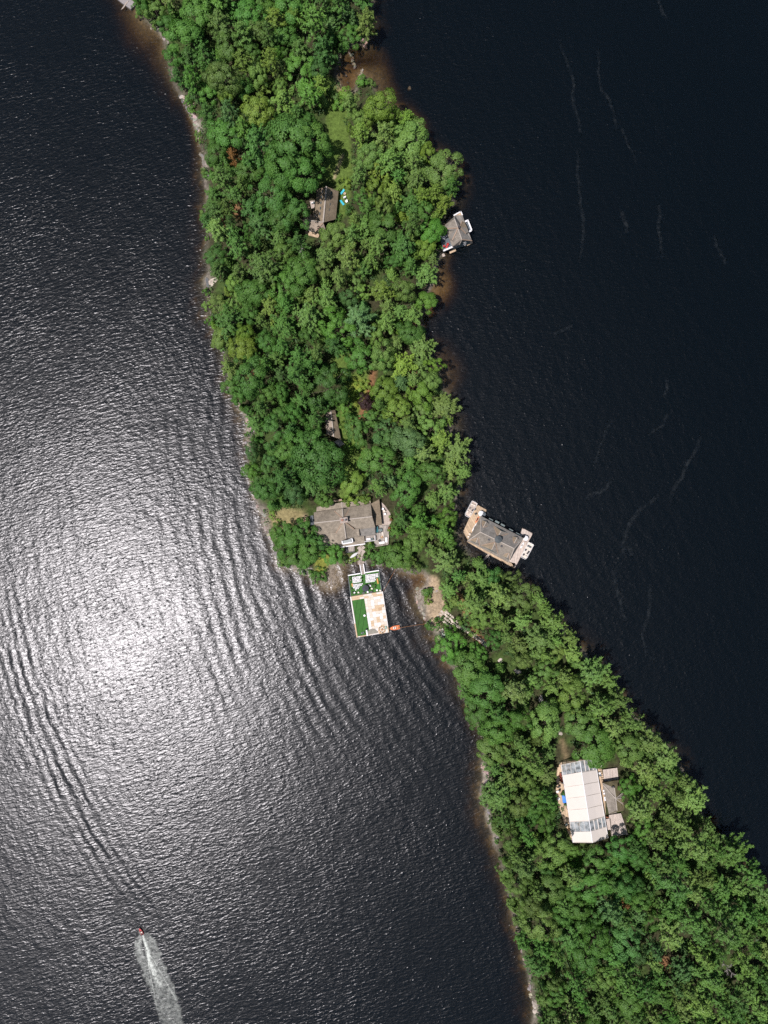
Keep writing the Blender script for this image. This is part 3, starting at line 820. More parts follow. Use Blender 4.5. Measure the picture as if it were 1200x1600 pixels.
def plant(name, x, y, z, kind, proto, sc_xy, sc_z, rz, colour, label, cat, group):
    cm, tm = proto[0], proto[1]
    r = empty(name, (x, y, z - 0.08), label, cat, group, rz)
    ax_ = rnd.uniform(.86, 1.16)
    for nm, me_ in (('crown', cm), ('trunk', tm)):
        o = bpy.data.objects.new(nm, me_)
        COL.objects.link(o)
        o.parent = r
        o.scale = (sc_xy * ax_, sc_xy / ax_, sc_z)
        o.color = (*colour, 1)
    return r

def tone_colour(tone):
    c = TONES[tone][0]
    j = rnd.uniform(.82, 1.18)
    return tuple(max(.005, v * j * rnd.uniform(.92, 1.08)) for v in c)

labels = make_labels([t[:5] for t in TREES])
GROUP = {'broadleaf_tree': 'broadleaf trees of the wood', 'pine_tree': 'pines of the wood', 'cedar_tree': 'narrow evergreens of the wood'}
for t, lb in zip(TREES, labels):
    px, py, r, kind, tone, x, y, z, rad, hgt = t
    pr = rnd.choice(PROTO[kind])
    plant(kind, x, y, z, kind, pr, rad / pr[2] * 1.06, hgt / pr[4], rnd.uniform(0, 6.28), tone_colour(tone), lb, 'tree', GROUP[kind])

# shrubs along the shores and clearings
SHRUB = []
for pts, n, off in ((SHORE_W[3:36], 110, 1.2), (SHORE_W[36:52], 26, 1.3), (SHORE_W[62:90], 44, 1.2), (SHORE_E[40:64], 26, 1.0)):
    q = [Vector(P(x, y)) for x, y in pts]
    for _ in range(n):
        i = rnd.randrange(len(q) - 1)
        p = q[i].lerp(q[i + 1], rnd.random())
        SHRUB.append((p.x + rnd.uniform(-1, 1) * off, p.y + rnd.uniform(-1, 1) * off, rnd.uniform(.55, 1.25)))
SHRUB_PX = [(667, 926, 9, 'bright'), (669, 938, 7, 'lime'), (677, 974, 11, 'mid'), (687, 968, 6, 'dark'), (500, 900, 8, 'mid'), (493, 906, 7, 'mid'), (505, 892, 6, 'bright'), (552, 780, 10, 'lime'), (562, 784, 9, 'olive'), (572, 780, 9, 'lime'), (543, 786, 7, 'lime'),
            (580, 860, 8, 'mid'), (600, 866, 8, 'mid'), (571, 870, 6, 'mid'), (556, 872, 6, 'lime'), (548, 876, 5, 'lime'), (295, 158, 7, 'mid'), (300, 168, 5, 'mid'),
            (521, 575, 7, 'dark'), (563, 608, 10, 'lime'), (556, 618, 9, 'lime'), (572, 600, 8, 'lime'), (585, 622, 8, 'lime'), (550, 655, 8, 'bright'), (535, 664, 6, 'lime'), (545, 700, 9, 'lime'), (527, 340, 6, 'mid'), (545, 330, 7, 'dark'), (542, 286, 8, 'lime'), (475, 336, 5, 'olive'),
            (880, 1240, 4, 'dark'), (700, 948, 8, 'light'), (706, 940, 9, 'olive'), (700, 930, 8, 'light'), (716, 970, 9, 'light'), (728, 978, 8, 'blue'), (740, 986, 8, 'light'), (700, 980, 6, 'mid'), (540, 150, 10, 'lime'), (530, 165, 10, 'bright'), (522, 150, 8, 'olive'), (565, 130, 9, 'bright'),
            (435, 815, 5, 'lime'), (470, 812, 5, 'bright'), (425, 805, 6, 'lime'), (895, 1345, 9, 'bright'), (888, 1338, 8, 'bright'), (900, 1352, 8, 'bright')]
sh = []
for (x, y, s) in SHRUB:
    d = float(_bil(DG, x, y))
    if d < 0.3: continue
    z = gz(x, y)
    px, py = 600 + x * F / (H - z - 1), 800 - y * F / (H - z - 1)
    if any(poly_sdf([[px, py]], c)[0] > 3 for c in CLEAR): continue
    if any((px - u) ** 2 + (py - v) ** 2 < 14 ** 2 for u, v in ((310, 185), (262, 52), (330, 440), (758, 1212), (835, 1575), (752, 1160), (388, 660))): continue
    sh.append((px, py, s * 6.5, 'shrub', rnd.choice(['mid', 'bright', 'mid', 'olive', 'light']), x, y, z, s))
for (px, py, r, tone) in SHRUB_PX:
    x, y, z = seat(px, py, 1.0)
    sh.append((px, py, r, 'shrub', tone, x, y, z, r * .25 / 1.6))
labels = make_labels([s[:5] for s in sh])
for s, lb in zip(sh, labels):
    pr = rnd.choice(PROTO['shrub'])
    plant('shrub', s[5], s[6], s[7], 'shrub', pr, s[8], s[8] * rnd.uniform(.8, 1.2), rnd.uniform(0, 6.28), tone_colour(s[4]), lb, 'shrub', 'shrubs by the shore and clearings')

# saplings, ferns and brush of the forest floor: nobody could count them
R = np.random.default_rng(5)
V, Fq, T, base = [], [], [], 0
clear_w = [np.array([P(x, y, 3) for x, y in c]) for c in CLEAR]
cand = np.c_[R.uniform(-120, 175, 12000), R.uniform(-215, 210, 12000)]
ok = _bil(DG, cand[:, 0], cand[:, 1]) > 1.1
for c in clear_w: ok &= poly_sdf(cand, c) < -1.0
cand = cand[ok]
for (x, y) in cand:
    s = R.uniform(.8, 2.1)
    n = int(16 * s)
    u = unit(R.normal(size=(n, 3)) + np.array([0, 0, .5]))
    pos = np.array([x, y, gz(x, y) + .25 * s]) + u * s * R.uniform(.4, 1.1, (n, 1)) * np.array([1, 1, .9])
    v, f, t = leaf_cards(R, pos, unit(u + np.array([0, 0, .8])), R.uniform(.4, .8, n), np.clip(R.uniform(0, .5) + R.uniform(0, .5, n), 0, 1))
    V.append(v); Fq.append(f + base); T.append(t); base += len(v)
o = link('undergrowth', np_mesh('undergrowth', np.concatenate(V), np.concatenate(Fq), M_LEAF, {'tint': np.concatenate(T)}))
o.color = (.055, .115, .03, 1)
tag(o, 'saplings, ferns and brush covering the forest floor', 'undergrowth', kind='stuff')
# ------------------------------------------------------------------ building materials
def shingle_mat(name, col, row=0.34):
    k = NT(name)
    co = k.coords()
    f1 = k.noise(co, 0.5, 4.0, 0.6)
    f2 = k.noise(co, 3.2, 2.0, 0.6)
    f3 = k.noise(k.n('ShaderNodeMapping', i0=co, i3=(1, 1, 4)).outputs[0], 9.0, 1.0)
    v = k.math('MULTIPLY', k.math('MULTIPLY', k.mapr(f1, .3, .7, .80, 1.18), k.mapr(f2, .3, .7, .82, 1.18)), k.mapr(f3, .3, .7, .8, 1.2))
    f4 = k.noise(k.n('ShaderNodeMapping', i0=co, i3=(.8, .8, .25)).outputs[0], 1.1, 5.0, 0.7)
    v = k.math('MULTIPLY', v, k.mapr(f4, .35, .75, 1.12, .72))
    nd = k.n('ShaderNodeVectorMath', operation='SCALE', i0=col)
    k.link(v, nd.inputs['Scale'])
    return k.surf(k.principled(nd.outputs[0], 0.92, 0.12, k.bump(k.math('ADD', f2, f3), 0.6, 0.06)))
def board_mat(name, col, pitch=0.9, ang=0.0, var=0.18):
    """boards laid side by side, joints across the given direction"""
    k = NT(name)
    co = k.n('ShaderNodeMapping', i0=k.coords(), i2=(0, 0, ang)).outputs[0]
    sp = k.n('ShaderNodeSeparateXYZ', i0=co)
    u = k.math('MULTIPLY', sp.outputs[0], 1 / pitch)
    cell = k.t.nodes.new('ShaderNodeTexWhiteNoise'); cell.noise_dimensions = '1D'
    k.link(k.math('FLOOR', u), cell.inputs['W'])
    gap = k.math('LESS_THAN', k.math('FRACT', u), 0.09)
    f = k.noise(k.coords(), 1.2, 4.0, 0.6)
    v = k.math('MULTIPLY', k.mapr(cell.outputs['Value'], 0, 1, 1 - var, 1 + var), k.mapr(f, .3, .7, .82, 1.15))
    v = k.math('MULTIPLY', v, k.mapr(gap, 0, 1, 1, .45))
    nd = k.n('ShaderNodeVectorMath', operation='SCALE', i0=col)
    k.link(v, nd.inputs['Scale'])
    return k.surf(k.principled(nd.outputs[0], 0.8, 0.2))
M_SH_LODGE = shingle_mat('lodge_shingles', (.262, .222, .168))
M_SH_COT = shingle_mat('cottage_shingles', (.215, .170, .115))
M_SH_BH = shingle_mat('boathouse_shingles', (.215, .190, .155))
M_SH_GREY = shingle_mat('grey_shingles', (.200, .185, .160))
M_SH_TC = shingle_mat('mossy_shingles', (.180, .150, .085))
M_SH_CABIN = shingle_mat('cabin_shingles', (.30, .245, .19))
M_RIDGE = plain('ridge_copper_tan', (.30, .215, .15), .8, .2)
M_RIDGE_L = plain('ridge_pale', (.34, .30, .25), .8, .2)
M_WALL = plain('wall_dark_timber', (.10, .075, .055), .8, .2)
M_WALL_G = plain('wall_grey_green', (.13, .16, .15), .7, .3)
M_WHITE = plain('white_paint', (.70, .69, .67), .5, .4, .05)
M_GLASS = plain('window_glass', (.05, .075, .08), .08, .6, .05)
M_BRICK = plain('chimney_brick', (.30, .15, .10), .9, .2, .25, 6)
M_DARK = plain('dark_metal', (.03, .03, .032), .5, .5)
M_BLACK = plain('black_cloth', (.018, .019, .022), .85, .2)
M_DECK_G = board_mat('grey_deck_boards', (.30, .265, .225), .8, 0.15)
M_DECK_T = board_mat('tan_deck_boards', (.46, .34, .22), .8, -0.52)
M_DECK_W = board_mat('weathered_deck_boards', (.47, .395, .33), .9, 0.16)
M_DECK_D = board_mat('slate_deck_boards', (.13, .15, .16), .8, 0.35)
M_STONE = plain('patio_stone', (.36, .30, .25), .9, .15, .25, 2.0)
M_CUSH = plain('cream_cushion', (.62, .55, .46), .85, .2)
M_TEAK = plain('teak', (.36, .20, .09), .7, .25)
M_RED = plain('red_paint', (.42, .03, .028), .5, .4)
M_ORANGE = plain('orange_paint', (.62, .17, .05), .5, .4)
M_TEAL = plain('teal_cushion', (.04, .42, .52), .6, .3)
M_BLUE = plain('blue_tarp', (.06, .22, .62), .55, .3)
M_POOL = plain('tub_water', (.03, .13, .14), .08, .6, .05)
M_TURF = board_mat('synthetic_turf', (.046, .140, .026), 1.9, .16, .16)

def roof(root, pts, mat, t=0.22, nm='roof', o=None):
    return MB(o or root.location).slab(pts, t).build(nm, mat, root)
def ridge(root, a, b, mat=None, w=0.34):
    up = Vector((0, 0, .06))
    return MB(root.location).bar(Vector(a) + up, Vector(b) + up, w, .16).build('ridge_cap', mat or M_RIDGE, root)
def walls(root, pts, z0, z1, mat, nm='wall'):
    return MB(root.location).prism([(p[0], p[1]) for p in pts], z0, z1).build(nm, mat, root)
def gable(root, a, b, c, mat, t=0.25):
    """triangular end wall a-b at the eaves, c at the ridge"""
    a, b, c = Vector(a), Vector(b), Vector(c)
    n = (b - a).cross(c - a).normalized() * t / 2
    mb = MB(root.location).add([a - n, b - n, c - n, a + n, b + n, c + n], [(0, 1, 2), (5, 4, 3), (0, 3, 4, 1), (1, 4, 5, 2), (2, 5, 3, 0)])
    return mb.build('gable', mat, root)
def box_part(root, nm, px, py, z, sx, sy, sz, mat, rz=0.0):
    x, y = P(px, py, z)
    return MB(root.location).box((x, y, z), sx, sy, sz, rz).build(nm, mat, root)
def railing(root, pts, zdeck, mat=M_WHITE, hgt=1.0, gap=1.6, nm='railing'):
    """posts, top and bottom rail, run along 2-D points"""
    mb = MB(root.location)
    for a, b in zip(pts[:-1], pts[1:]):
        a, b = Vector((*a, zdeck)), Vector((*b, zdeck))
        u = Vector((0, 0, 1))
        mb.bar(a + u * hgt, b + u * hgt, .16, .10)
        mb.bar(a + u * .15, b + u * .15, .07, .09)
        n = max(1, int((b - a).length / gap))
        for i in range(n + 1):
            q = a.lerp(b, i / n)
            mb.bar(q, q + u * hgt, .11)
        m = max(2, int((b - a).length / .4))
        for i in range(1, m):
            q = a.lerp(b, i / m)
            mb.bar(q + u * .15, q + u * hgt, .045)
    return mb.build(nm, mat, root)
def deck(root, poly_px, z, mat, t=0.3, nm='deck'):
    return MB(root.location).prism([P(x, y, z) for x, y in poly_px], z - t, z).build(nm, mat, root)
def posts(root, pts_px, z0, z1, r=.16, mat=None):
    for x, y in pts_px:
        q = P(x, y, z1)
        MB(root.location).bar((*q, z0), (*q, z1), 2 * r).build('post', mat or M_WALL, root)
def window(root, a, b, z0, z1, out, frame=M_WHITE):
    """a framed pane on a wall between plan points a and b, standing `out` in front of it"""
    a, b = Vector((*a, 0)), Vector((*b, 0))
    d = (b - a).normalized()
    n = Vector((d.y, -d.x, 0)) * out
    fr = MB(root.location)
    p, q = a + n, b + n
    fr.bar(p + Vector((0, 0, z0)), q + Vector((0, 0, z0)), .10, .10); fr.bar(p + Vector((0, 0, z1)), q + Vector((0, 0, z1)), .10, .10)
    fr.bar(p + Vector((0, 0, z0)), p + Vector((0, 0, z1)), .10); fr.bar(q + Vector((0, 0, z0)), q + Vector((0, 0, z1)), .10)
    w = fr.build('window', frame, root)
    MB(root.location).bar((p + q) / 2 + Vector((0, 0, z0)) , (p + q) / 2 + Vector((0, 0, z1)), (q - p).length, .05) if False else None
    g = MB(root.location)
    g.add([p + Vector((0, 0, z0)), q + Vector((0, 0, z0)), q + Vector((0, 0, z1)), p + Vector((0, 0, z1)),
           p - n * .4 + Vector((0, 0, z0)), q - n * .4 + Vector((0, 0, z0)), q - n * .4 + Vector((0, 0, z1)), p - n * .4 + Vector((0, 0, z1))],
          [(0, 1, 2, 3), (7, 6, 5, 4), (0, 4, 5, 1), (1, 5, 6, 2), (2, 6, 7, 3), (3, 7, 4, 0)])
    g.build('pane', M_GLASS, w)
def windows_round(root, pts, z0, z1, width=1.1, gap=3.2, out=.08, frame=M_WHITE):
    n = len(pts)
    ar = sum(pts[i][0] * pts[(i + 1) % n][1] - pts[(i + 1) % n][0] * pts[i][1] for i in range(n))
    if ar < 0: pts = pts[::-1]
    for i in range(n):
        a, b = Vector(pts[i][:2]), Vector(pts[(i + 1) % n][:2])
        L = (b - a).length
        m = int(L / gap)
        for j in range(m):
            c = a.lerp(b, (j + .5) / m)
            d = (b - a).normalized() * width / 2
            window(root, c - d, c + d, z0, z1, out, frame)

# small furniture, each piece a thing of its own
def chair(name, px, py, z, rz, mat, label, cat='chair', group=None, s=1.0):
    r = empty(name, PV(px, py, z), label, cat, group, rz)
    b = MB()
    b.box((0, 0, .38), .56, .56, .10).build('seat', mat, r)
    MB().bar((-.28, -.30, .78), (.28, -.30, .78), .09, .66).build('backrest', mat, r)
    for i in (-1, 1):
        MB().bar((i * .30, -.28, .60), (i * .30, .26, .60), .10, .06).build('armrest', mat, r)
        for j in (-1, 1):
            MB().bar((i * .25, j * .24, 0), (i * .25, j * .24, .38), .07).build('leg', mat, r)
    r.scale = (s, s, s)
    return r
def sofa(px, py, z, rz, w, mat, label):
    r = empty('sofa', PV(px, py, z), label, 'sofa', None, rz)
    MB().box((0, 0, .1), w, .85, .28).build('base', M_TEAK, r)
    n = max(2, int(w / .75))
    for i in range(n):
        MB().box((-w / 2 + (i + .5) * w / n, .05, .38), w / n - .04, .70, .14).build('cushion', mat, r)
    MB().box((0, -.38, .38), w, .16, .42).build('backrest', mat, r)
    for s_ in (-1, 1): MB().box((s_ * (w / 2 - .07), .0, .38), .14, .8, .22).build('armrest', mat, r)
    return r
def table(px, py, z, rz, w, d, mat, label, rnd_=False, legmat=None):
    r = empty('table', PV(px, py, z), label, 'table', None, rz)
    mb = MB()
    (mb.disc((0, 0, .70), w / 2, .06, 20) if rnd_ else mb.box((0, 0, .70), w, d, .06)).build('tabletop', mat, r)
    for i in (-1, 1):
        for j in (-1, 1):
            q = .30 if rnd_ else .42
            MB().bar((i * w * q, j * d * q, 0), (i * w * q, j * d * q, .70), .08).build('leg', legmat or mat, r)
    return r
def parasol(px, py, z, rad, mat, label, pole_h=2.4, n=8):
    r = empty('parasol', PV(px, py, z), label, 'parasol')
    mb = MB()
    mb.disc((0, 0, pole_h - .45), rad, .5, n, 0.0).build('canopy', mat, r)
    for i in range(n):
        a = 6.283 * i / n
        MB().bar((.05 * math.cos(a), .05 * math.sin(a), pole_h - .02), (rad * .98 * math.cos(a), rad * .98 * math.sin(a), pole_h - .47), .05).build('rib', M_DARK, r)
    MB().bar((0, 0, 0), (0, 0, pole_h + .12), .07).build('pole', M_DARK, r)
    MB().disc((0, 0, 0), .32, .08, 12).build('base', M_DARK, r)
    return r
def planter(px, py, z, s, label, tone='bright'):
    r = empty('planter', PV(px, py, z), label, 'planter')
    MB().disc((0, 0, 0), s * .55, s * .8, 10, s * .7).build('pot', M_STONE, r)
    R_ = np.random.default_rng(int(px * 7 + py))
    n = 90
    u = unit(R_.normal(size=(n, 3)) + np.array([0, 0, .6]))
    v, f, t = leaf_cards(R_, u * s * R_.uniform(.5, 1, (n, 1)) + np.array([0, 0, s * 1.1]), u, R_.uniform(.2, .42, n) * s * 1.4, R_.random(n))
    o = link('foliage', np_mesh('potted_leaves', v, f, M_LEAF, {'tint': t}), r)
    o.color = (*TONES[tone][0], 1)
    return r

# ------------------------------------------------------------------ the shingled lodge on the isthmus
L = lambda x, y, z=None: P(480 + x / 8.571, 770 + y / 8.571, 6.0 if z is None else z)
L3 = lambda x, y, z: Vector((*L(x, y, z), z))
lx, ly = P(545, 820, 2.6)
lodge = empty('lodge', (lx, ly, 2.6), 'large brown shingled lodge with crossing gables, brick chimney and white-framed dormer', 'lodge')
wl_ = [L(110, 275), L(840, 170), L(890, 455), L(600, 500), L(130, 545)]
walls(lodge, wl_, 2.3, 5.7, M_WALL)
walls(lodge, [L(180, 555), L(600, 520), L(885, 475), L(880, 540), L(755, 575), L(755, 655), L(480, 695), L(240, 675)], 2.3, 4.2, M_WALL)
windows_round(lodge, [L(110, 275), L(840, 170), L(890, 470), L(170, 575)], 3.6, 5.0)
roof(lodge, [L3(88, 262, 6.2), L3(850, 148, 6.2), L3(870, 318, 10.0), L3(92, 405, 10.0)], M_SH_LODGE).name
roof(lodge, [L3(92, 405, 10.0), L3(870, 318, 10.0), L3(912, 462, 6.4), L3(120, 562, 6.2)], M_SH_LODGE)
ridge(lodge, L3(92, 405, 10.0), L3(870, 318, 10.0), M_RIDGE_L)
gable(lodge, L3(850, 152, 6.1), L3(905, 458, 6.1), L3(868, 318, 9.9), M_WALL)
gable(lodge, L3(94, 268, 6.1), L3(124, 556, 6.1), L3(98, 405, 9.9), M_WALL)
roof(lodge, [L3(122, 556, 6.35), L3(610, 510, 6.35), L3(610, 600, 5.5), L3(460, 722, 4.5), L3(200, 702, 4.5)], M_SH_LODGE, nm='porch_roof')
roof(lodge, [L3(600, 596, 5.6), L3(762, 580, 5.4), L3(776, 680, 4.5), L3(455, 722, 4.5)], M_SH_LODGE, nm='porch_roof')
roof(lodge, [L3(690, 475, 6.4), L3(908, 455, 6.3), L3(914, 556, 4.9), L3(700, 592, 5.0)], M_SH_GREY, nm='porch_roof')
# cross gable to the south
roof(lodge, [L3(486, 372, 10.0), L3(520, 612, 9.7), L3(445, 650, 6.6), L3(385, 540, 6.6)], M_SH_LODGE)
roof(lodge, [L3(486, 372, 10.0), L3(628, 486, 7.5), L3(692, 482, 7.0), L3(702, 580, 6.8), L3(604, 606, 7.1), L3(520, 612, 9.7)], M_SH_LODGE)
ridge(lodge, L3(486, 372, 10.0), L3(520, 612, 9.7), M_RIDGE_L)
ridge(lodge, L3(490, 380, 10.0), L3(628, 486, 7.6)); ridge(lodge, L3(480, 380, 10.0), L3(385, 540, 6.7))
gable(lodge, L3(448, 648, 6.4), L3(604, 608, 6.4), L3(520, 614, 9.5), M_WALL)
walls(lodge, [L(625, 500, 6.8), L(688, 490, 6.8), L(697, 574, 6.8), L(625, 590, 6.8)], 5.4, 6.7, M_WALL)
# cross gable to the north and the low north wing
roof(lodge, [L3(470, 215, 8.6), L3(482, 352, 10.0), L3(366, 246, 6.9)], M_SH_LODGE)
roof(lodge, [L3(470, 215, 8.6), L3(568, 218, 6.7), L3(482, 352, 10.0)], M_SH_LODGE)
ridge(lodge, L3(470, 215, 8.7), L3(482, 352, 10.05), M_RIDGE_L)
ridge(lodge, L3(482, 352, 10.0), L3(568, 218, 6.8)); ridge(lodge, L3(482, 352, 10.0), L3(366, 246, 7.0))
roof(lodge, [L3(128, 190, 4.6), L3(462, 128, 5.6), L3(470, 220, 5.6), L3(122, 262, 4.6)], M_SH_LODGE, nm='wing_roof')
roof(lodge, [L3(462, 128, 5.6), L3(850, 108, 4.6), L3(852, 165, 4.6), L3(470, 220, 5.6)], M_SH_LODGE, nm='wing_roof')
ridge(lodge, L3(462, 126, 5.6), L3(470, 212, 5.6), M_RIDGE_L)
walls(lodge, [L(140, 200), L(460, 140), L(838, 120), L(840, 190), L(470, 250), L(140, 280)], 2.3, 4.4, M_WALL)
box_part(lodge, 'vent_hood', 480 + 400 / 8.571, 770 + 105 / 8.571, 4.6, 3.8, .7, .5, M_RIDGE, .15)
# east wing
roof(lodge, [L3(846, 150, 6.0), L3(964, 86, 5.2), L3(1002, 430, 5.2), L3(888, 436, 6.0)], M_SH_COT, nm='wing_roof')
walls(lodge, [L(856, 165), L(950, 110), L(985, 418), L(890, 425)], 2.3, 5.1, M_WALL)
windows_round(lodge, [L(856, 165), L(950, 110), L(985, 418), L(890, 425)], 3.4, 4.7)
# dormer with the white frame, chimney
dm = [L(462, 628, 7.2), L(598, 612, 7.2), L(608, 662, 7.2), L(474, 686, 7.2)]
o_ = MB(lodge.location).prism(dm, 4.8, 6.5).build('dormer', M_GLASS, lodge)
MB(lodge.location).prism([L(480, 640, 6.6), L(584, 626, 6.6), L(590, 656, 6.6), L(487, 674, 6.6)], 6.5, 6.75).build('pane', plain('pale_glass', (.30, .32, .30), .15, .5), o_)
for a, b in zip(dm, dm[1:] + dm[:1]):
    MB(lodge.location).bar((*a, 6.75), (*b, 6.75), .42, .5).build('frame', M_WHITE, o_)
cx_, cy2 = L(492, 366, 11)
ch = MB(lodge.location).box((cx_, cy2, 8.6), 2.6, 1.7, 2.9, .15).build('chimney', M_BRICK, lodge)
MB(lodge.location).box((cx_, cy2, 11.5), 3.0, 2.0, .25, .15).build('cap', M_STONE, ch)
MB(lodge.location).box((cx_ + .7, cy2 + .1, 11.75), .7, .7, .7, .15).build('flue', M_DARK, ch)
MB(lodge.location).box((cx_ - .6, cy2, 11.75), .7, .7, .5, .15).build('flue', M_BRICK, ch)
# fascia along the south eaves, porch landing
MB(lodge.location).bar(L3(460, 726, 4.4), L3(776, 684, 4.4), .35, .3).build('fascia', M_WHITE, lodge)
MB(lodge.location).bar(L3(200, 704, 4.4), L3(460, 726, 4.4), .35, .3).build('fascia', M_RIDGE_L, lodge)
deck(lodge, [(480 + x / 8.571, 770 + y / 8.571) for x, y in ((515, 725), (632, 708), (636, 790), (520, 800))], 2.9, M_DECK_G, nm='porch')
railing(lodge, [L(515, 735, 3), L(520, 800, 3), L(636, 790, 3)], 2.9, M_DARK)
deck(lodge, [(480 + x / 8.571, 770 + y / 8.571) for x, y in ((765, 582), (908, 560), (914, 640), (776, 662))], 4.0, M_DECK_G, nm='balcony')
railing(lodge, [L(768, 655, 4), L(912, 636, 4), L(908, 572, 4)], 4.0, M_WHITE)
deck(lodge, [(480 + x / 8.571, 770 + y / 8.571) for x, y in ((884, 434), (1000, 432), (1092, 440), (1088, 690), (905, 722))], 3.2, M_DECK_G)
railing(lodge, [L(1090, 560, 3), L(1086, 688, 3), L(908, 718, 3)], 3.2, M_DECK_W)
deck(lodge, [(480 + x / 8.571, 770 + y / 8.571) for x, y in ((990, 120), (1040, 170), (1110, 270), (1140, 360), (1100, 438), (1000, 430))], 2.85, M_STONE, nm='patio')
deck(lodge, [(480 + x / 8.571, 770 + y / 8.571) for x, y in ((35, 310), (80, 300), (90, 430), (45, 440))], 3.1, M_DECK_D, nm='side_porch')
lp = lambda x, y: (480 + x / 8.571, 770 + y / 8.571)
tub = empty('hot_tub', PV(*lp(918, 492), 3.2), 'square teal hot tub on the lodge deck', 'hot tub', rz=.05)
MB().box((0, 0, 0), 2.2, 2.6, .75).build('shell', M_WALL, tub); MB().box((0, 0, .75), 1.9, 2.3, .02).build('tub_water', M_POOL, tub)
table(*lp(968, 500), 3.2, .1, 2.2, 1.0, M_WALL_G, 'grey green dining table beside the hot tub')
for i, (a, b, rz) in enumerate(((950, 478, 0), (985, 478, 0), (955, 530, 3.1), (988, 532, 3.1))):
    chair('patio_chair', *lp(a, b), 3.2, rz, M_DARK, ['dark chair at the far left of the grey green dining table', 'dark chair at the far right of the grey green dining table', 'dark chair at the near left of the grey green dining table', 'dark chair at the near right of the grey green dining table'][i], 'chair', 'dark chairs round the deck dining table', .9)
sofa(*lp(1010, 560), 3.2, -1.5, 2.0, M_CUSH, 'cream sofa in the middle of the lodge deck')
table(*lp(1000, 590), 3.2, 0, .9, .9, M_TEAK, 'small square teak table by the cream sofa')
sofa(*lp(1000, 668), 3.2, 3.3, 2.1, M_WHITE, 'white sofa along the lower railing of the lodge deck')
sofa(*lp(1058, 630), 3.2, 1.6, 1.9, M_WHITE, 'white sofa at the right corner of the lodge deck')
chair('lounge_chair', *lp(968, 640), 3.2, -.8, M_DARK, 'dark lounge chair between the two white sofas', s=1.2)
sofa(*lp(820, 620), 4.0, 0.1, 1.6, M_WHITE, 'white sofa on the railed balcony of the lodge')
chair('lounge_chair', *lp(868, 618), 4.0, .3, M_WALL_G, 'grey chair beside the white balcony sofa', s=1.2)
for i, (a, b, m, lb) in enumerate(((1012, 215, M_WHITE, 'white deck chair at the top of the stone patio'), (1030, 245, M_CUSH, 'cream deck chair on the stone patio'), (1040, 285, M_WHITE, 'white deck chair low on the stone patio'))):
    chair('deck_chair', *lp(a, b), 2.85, 1.2 + i, m, lb, s=1.2)
for i, (a, b, tn) in enumerate(((1120, 360, 'rust'), (1110, 320, 'lime'), (845, 668, 'lime'), (875, 700, 'lime'), (830, 700, 'bright'), (1092, 500, 'lime'), (1100, 470, 'rust'))):
    planter(*lp(a, b), 2.8, .8, ['planter of rust coloured flowers on the patio edge', 'planter of yellow green leaves on the patio edge', 'yellow green planter below the balcony, left one', 'yellow green planter below the balcony, lower right one', 'bright green planter below the balcony', 'yellow green planter at the deck rail', 'rust coloured planter at the deck rail'][i], tn)
wb = empty('upturned_boat', PV(*lp(628, 835), 2.5), 'white upturned rowing boat below the lodge porch', 'boat', rz=.6)
mb = MB(); n_ = 9
ring = [[(-1.9 + 3.8 * i / (n_ - 1), s * .55 * math.sin(math.pi * (i + .35) / (n_ - .3)), 0) for i in range(n_)] for s in (-1, 1)]
keel = [(-1.9 + 3.8 * i / (n_ - 1), 0, .5 * math.sin(math.pi * (i + .5) / n_)) for i in range(n_)]
mb.add(ring[0] + keel + ring[1], [(i, i + 1, n_ + i + 1, n_ + i) for i in range(n_ - 1)] + [(n_ + i, n_ + i + 1, 2 * n_ + i + 1, 2 * n_ + i) for i in range(n_ - 1)]).build('hull', M_WHITE, wb)
MB().bar((-1.6, 0, .42), (1.6, 0, .45), .07, .08).build('keel', M_WHITE, wb)
# garden path from the porch to the gangway, laid in flags
gp = [lp(700, 712), lp(745, 760), lp(700, 830), lp(715, 900), lp(720, 960)]
path = empty('garden_path', PV(*gp[0], 2.5), 'pale stone garden path from the lodge porch down to the gangway', 'path')
path['kind'] = 'structure'
for i in range(4):
    a, b = gp[i], gp[i + 1]
    for j in range(4):
        for s_ in (-1, 1):
            t = (j + .5) / 4
            qx, qy = a[0] + (b[0] - a[0]) * t, a[1] + (b[1] - a[1]) * t
            dx, dy = b[0] - a[0], b[1] - a[1]
            l_ = math.hypot(dx, dy)
            x, y = P(qx - dy / l_ * s_ * 2.6 + rnd.uniform(-.4, .4), qy + dx / l_ * s_ * 2.6, 2)
            MB(path.location).box((x, y, max(gz(x, y), .25) - .05), l_ * .25 / 4 + .1, 1.2, .16, math.atan2(-dy, dx) + rnd.uniform(-.1, .1)).build('paving_stone', M_STONE, path)

# ------------------------------------------------------------------ the upper cottage
C = lambda x, y, z=6.5: P(450 + x / 10.91, 270 + y / 10.91, z)
C3 = lambda x, y, z: Vector((*C(x, y, z), z))
cp = lambda x, y: (450 + x / 10.91, 270 + y / 10.91)
cot = empty('cottage', PV(*cp(600, 600), 3.6), 'upper cottage with long tan gable roof and two rows of skylights', 'cottage')
r0, r1 = C3(655, 232, 9.6), C3(598, 848, 9.6)
roof(cot, [C3(488, 285, 6.4), r0, r1, C3(455, 715, 6.4)], M_SH_COT)
roof(cot, [r0, C3(862, 312, 6.0), C3(815, 790, 6.0), r1], M_SH_COT)
ridge(cot, r0, r1, M_RIDGE_L, .5)
gable(cot, C3(500, 292, 6.3), C3(850, 315, 6.0), C3(654, 245, 9.4), M_WALL_G)
gable(cot, C3(470, 720, 6.3), C3(806, 780, 6.0), C3(600, 838, 9.4), M_WALL_G)
walls(cot, [C(505, 300), C(840, 325), C(800, 770), C(470, 715)], 3.3, 6.1, M_WALL_G)
